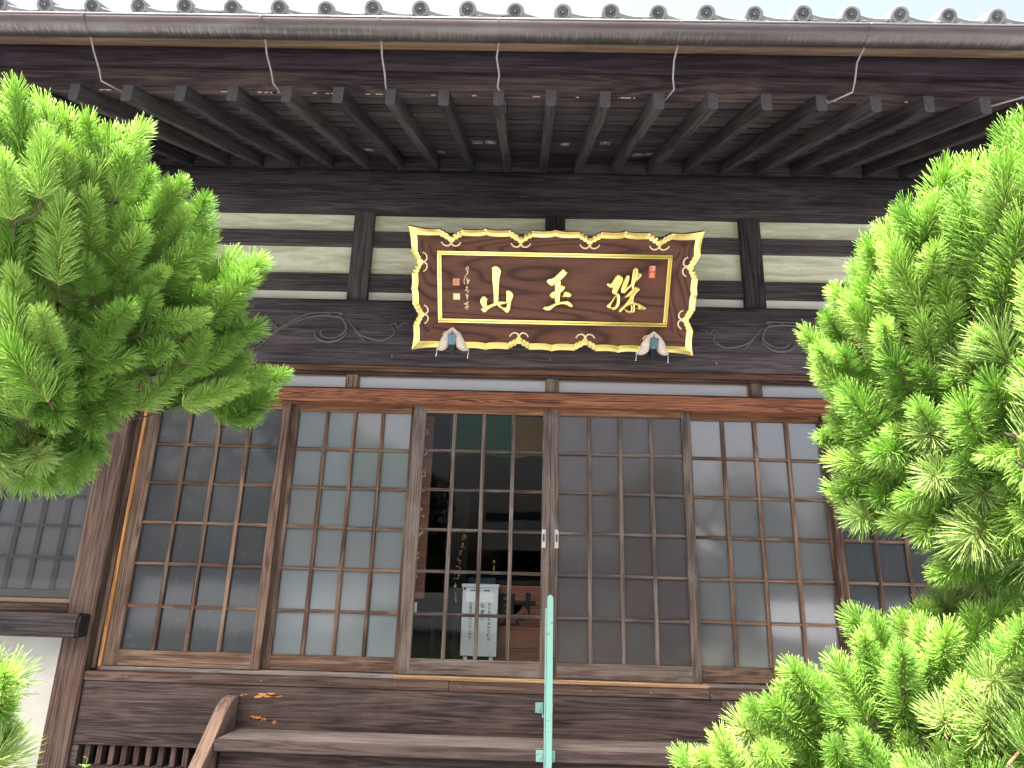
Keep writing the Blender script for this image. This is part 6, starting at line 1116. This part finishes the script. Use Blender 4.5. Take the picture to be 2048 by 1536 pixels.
def pine(name, base, table, limbs, label, crown_r):
    root = empty(name, base, label, 'tree')
    B = Vector(base); rnd = random.Random(len(table))
    topz = max(l[2] for l in limbs) + .25
    trunk = [B + Vector((rnd.uniform(-.05, .05) * i, rnd.uniform(-.05, .05) * i, (topz) * i / 8)) for i in range(9)]
    trunk[0] = B - Vector((0, 0, .05))
    m = MB(); m.tube(trunk, [.10 - .009 * i for i in range(9)], 10); m.build('trunk', M['bark'], root)
    anch = []
    for l in limbs:
        e = Vector(l); hz = max(.3, e.z - .35); i = min(range(9), key=lambda k: abs(trunk[k].z - hz)); s0 = trunk[i]
        mid = (s0 + e) / 2 + Vector((rnd.uniform(-.08, .08), rnd.uniform(-.08, .08), rnd.uniform(-.12, .02)))
        q = catmull([tuple(s0), tuple(s0 * .4 + mid * .6 - Vector((0, 0, .03))), tuple(mid), tuple(mid * .5 + e * .5 + Vector((0, 0, .02))), tuple(e)], False, 4)
        m = MB(); n = len(q); m.tube(q, [.030 - .022 * k / n for k in range(n)], 8); m.build('limb', M['bark'], root)
        anch += [Vector(p) for p in q[6:]]
    rows = [tuple(int(v) for v in r_.split()) for r_ in table.split(';')]
    twigs = MB(); extra = []
    for idx, (x, y, z, dx, dy, dz, ln, ty) in enumerate(rows):
        p = Vector((x, y, z)) / 1000; d = Vector((dx, dy, dz)).normalized(); sc_ = max(.7, min(1.2, ln / 1000 / .15)); p = p + d * ln / 1000 - d * STEM[ty] * sc_
        me = SH[ty][rnd.randrange(4)]
        qn = d.to_track_quat('Z', 'Y') @ Matrix.Rotation(rnd.uniform(0, 6.28), 4, 'Z').to_quaternion()
        if len(rows) > 300 and idx >= 300:
            extra.append((me, Matrix.Translation(p) @ qn.to_matrix().to_4x4() @ Matrix.Diagonal((max(.85, sc_),) * 2 + (sc_, 1)))); continue
        o = bpy.data.objects.new('pine_shoot', me); COL.objects.link(o); o.parent = root
        o.location = p - B; o.rotation_mode = 'QUATERNION'; o.rotation_quaternion = qn
        k_ = max(.85, min(1.15, sc_)); o.scale = (k_, k_, sc_)
    # twigs: every shoot grows from the nearest point of the branching already there
    nodes = [(q, .006) for q in anch]
    todo = []
    for r_ in rows:
        d = Vector(r_[3:6]).normalized(); sc_ = max(.7, min(1.2, r_[6] / 1000 / .15))
        todo.append((Vector(r_[:3]) / 1000 + d * r_[6] / 1000 - d * STEM[r_[7]] * sc_, d))
    todo.sort(key=lambda t: min((t[0] - q).length_squared for q in anch))
    for p, d in todo:
        a, ra = min(nodes, key=lambda q: (q[0] - p).length_squared)
        if (a - p).length > .012:
            c1 = p - d * min(.05, (a - p).length * .4); q = catmull([tuple(a), tuple((a + c1) / 2 - Vector((0, 0, .008))), tuple(c1), tuple(p)], False, 2); n = len(q)
            twigs.tube(q, [max(.0024, min(ra, .0048) * (1 - .4 * k / n)) for k in range(n)], 5)
            nodes.append(((a + c1) / 2 - Vector((0, 0, .008)), .004)); nodes.append((c1, .0034))
        nodes.append((p, .0032))
    twigs.build('twigs', M['bark'], root)['kind'] = 'stuff'
    if extra:
        bmx = bmesh.new()
        for me, mt_ in extra:
            cp = me.copy(); cp.transform(mt_); bmx.from_mesh(cp); bpy.data.meshes.remove(cp)
        bmesh.ops.translate(bmx, verts=bmx.verts[:], vec=-B)
        me = bpy.data.meshes.new('inner_foliage'); bmx.to_mesh(me); bmx.free(); me.materials.append(M['needle_mid']); me.materials.append(M['shoot_bark'])
        o = bpy.data.objects.new('inner_foliage', me); link(o, root); o['kind'] = 'stuff'
    return root
pine('pine_tree', (-2.75, -2.75, 0), PINE_L, LIMB_L, 'bushy bright green pine tree reaching in at the left of the photo', 1)
pine('pine_tree', (2.0, -3.0, 0), PINE_R, LIMB_R, 'dense long-needled pine tree filling the right side of the photo', 1)

# ================================================================ SHRUBS AT THE FOOT OF THE STEPS
def shrub(base, h, nst, lab, seed, lean=.0):
    rnd = random.Random(seed); root = empty('leafy_shrub', base, lab, 'shrub'); B = Vector(base)
    for s in range(nst):
        a = rnd.uniform(0, 6.28); hh = h * rnd.uniform(.8, 1.0)
        tip = B + Vector((lean * (s + 1) / nst + .05 * math.cos(a), .03 * math.sin(a), hh))
        pts = catmull([tuple(B), tuple(B * .5 + tip * .5 + Vector((.02 * math.cos(a), .02, 0))), tuple(tip)], False, 6)
        m = MB(); m.tube(pts, [.004 - .0025 * k / len(pts) for k in range(len(pts))], 5); m.build('stem', M['leaf'], root)
        lf = MB()
        for k in range(34):
            u = .35 + .65 * k / 33; i = min(int(u * (len(pts) - 1)), len(pts) - 1); c = Vector(pts[i]); ph = k * 2.4
            d = Vector((math.cos(ph), math.sin(ph), .7)).normalized(); l_ = rnd.uniform(.018, .028); sd = d.cross(Vector((0, 0, 1))).normalized()
            up_ = sd.cross(d)
            b = bmesh.new(); w_ = l_ * .28
            v = [b.verts.new(c + d * l_ * p + sd * w_ * q + up_ * r_) for p, q, r_ in ((0.05, 0, 0), (.4, 1, .003), (.8, .8, .002), (1.05, 0, -.002), (.8, -.8, .002), (.4, -1, .003), (.5, 0, -.001))]
            for p, q in ((0, 1), (1, 2), (2, 3), (3, 4), (4, 5), (5, 0)): b.faces.new((v[p], v[q], v[6]))
            lf.add(b)
        o = lf.build('leaves', M['leaf'], root)
        o['kind'] = 'stuff'
shrub((-2.36, -.90, 0), .775, 3, 'thin sprig of small fresh green leaves by the vent left of the steps', 3, .05)
shrub((-1.76, -.95, 0), .69, 2, 'low young shrub tip showing at the foot of the left stringer', 9)

# ================================================================ BEHIND THE VIEWER (seen only as reflections)
gh = empty('gatehouse', (3.0, -20, 0), 'low white-walled gatehouse with a tiled roof standing opposite the hall', 'gatehouse')
MB().box(-1.0, 8.0, -23, -19.4, 0, 2.7).build('wall', M['postX'], gh)
MB().box(2.2, 4.2, -19.42, -19.3, 0, 2.3).build('gate_door', M['postZ'], gh)
rfm = MB()
for k in range(44):
    x0 = -1.6 + k * .235
    rfm.grid([[(x0 + .235 * u, yy, zz + .03 * math.cos(2 * PI * u) + stp) for u in [j / 6 for j in range(7)]] for q in range(9) for (yy, zz, stp) in ((-18.7 - q * .28, 2.75 + q * .14, 0), (-18.7 - (q + 1) * .28 + .01, 2.75 + (q + 1) * .14, .0), (-18.7 - (q + 1) * .28 + .005, 2.75 + (q + 1) * .14, .03))])
rfm.build('roof', M['tile'], gh)
MB().box(-1.6, 8.8, -21.4, -21.1, 3.95, 4.25, .03).build('ridge', M['tile'], gh)
MB().prism([(-21.2, 4.0), (-23.7, 2.75), (-23.7, 2.65), (-21.2, 3.9)], 'X', -1.6, 8.8).build('roof', M['tile_dark'], gh, recalc=True)
def bg_tree(x, y, h, r_, lab, seed):
    rnd = random.Random(seed); root = empty('broadleaf_tree', (x, y, 0), lab, 'tree', 'trees standing opposite the hall')
    MB().tube([(x, y, -.05), (x + .1, y, h * .4), (x, y + .1, h * .75)], [.18, .13, .06], 8).build('trunk', M['bark'], root)
    V, F = [], []
    for c in range(26):
        a = rnd.uniform(0, 6.28); rr = r_ * rnd.uniform(0, .8); cc = Vector((x + rr * math.cos(a), y + rr * math.sin(a), h * rnd.uniform(.35, .88))); cr = r_ * rnd.uniform(.25, .5)
        for k in range(90):
            d = Vector((rnd.gauss(0, 1), rnd.gauss(0, 1), rnd.gauss(0, 1))).normalized(); p = cc + d * cr * rnd.uniform(.6, 1)
            s_ = Vector((rnd.gauss(0, 1), rnd.gauss(0, 1), rnd.gauss(0, 1))).normalized() * .11; t_ = d.cross(s_).normalized() * .09
            i0 = len(V); V += [p - s_, p + t_, p + s_, p - t_]; F.append((i0, i0 + 1, i0 + 2, i0 + 3))
    me = bpy.data.meshes.new('crown'); me.from_pydata([tuple(v) for v in V], [], F); me.materials.append(M['far_leaf'])
    o = bpy.data.objects.new('crown', me); o.location = (-x, -y, 0); link(o, root); o['kind'] = 'stuff'
for i, (x, y, h, r_, lab) in enumerate([(-11, -15, 9.5, 3.0, 'tallest dark tree far left opposite the hall'), (-7.5, -17, 8.0, 2.6, 'tall dark tree second from the left opposite the hall'), (-4.2, -21, 5.4, 2.0, 'middling tree left of the gatehouse'),
        (6.6, -16, 5.3, 1.7, 'round tree just right of the gate door'), (10.3, -18, 5.0, 1.8, 'low bushy tree right of the gatehouse'), (14, -15, 5.6, 2.0, 'tree at the far right opposite the hall'), (-15, -13, 10, 3.2, 'big tree at the far left edge of the yard')]):
    bg_tree(x, y, h, r_, lab, i)
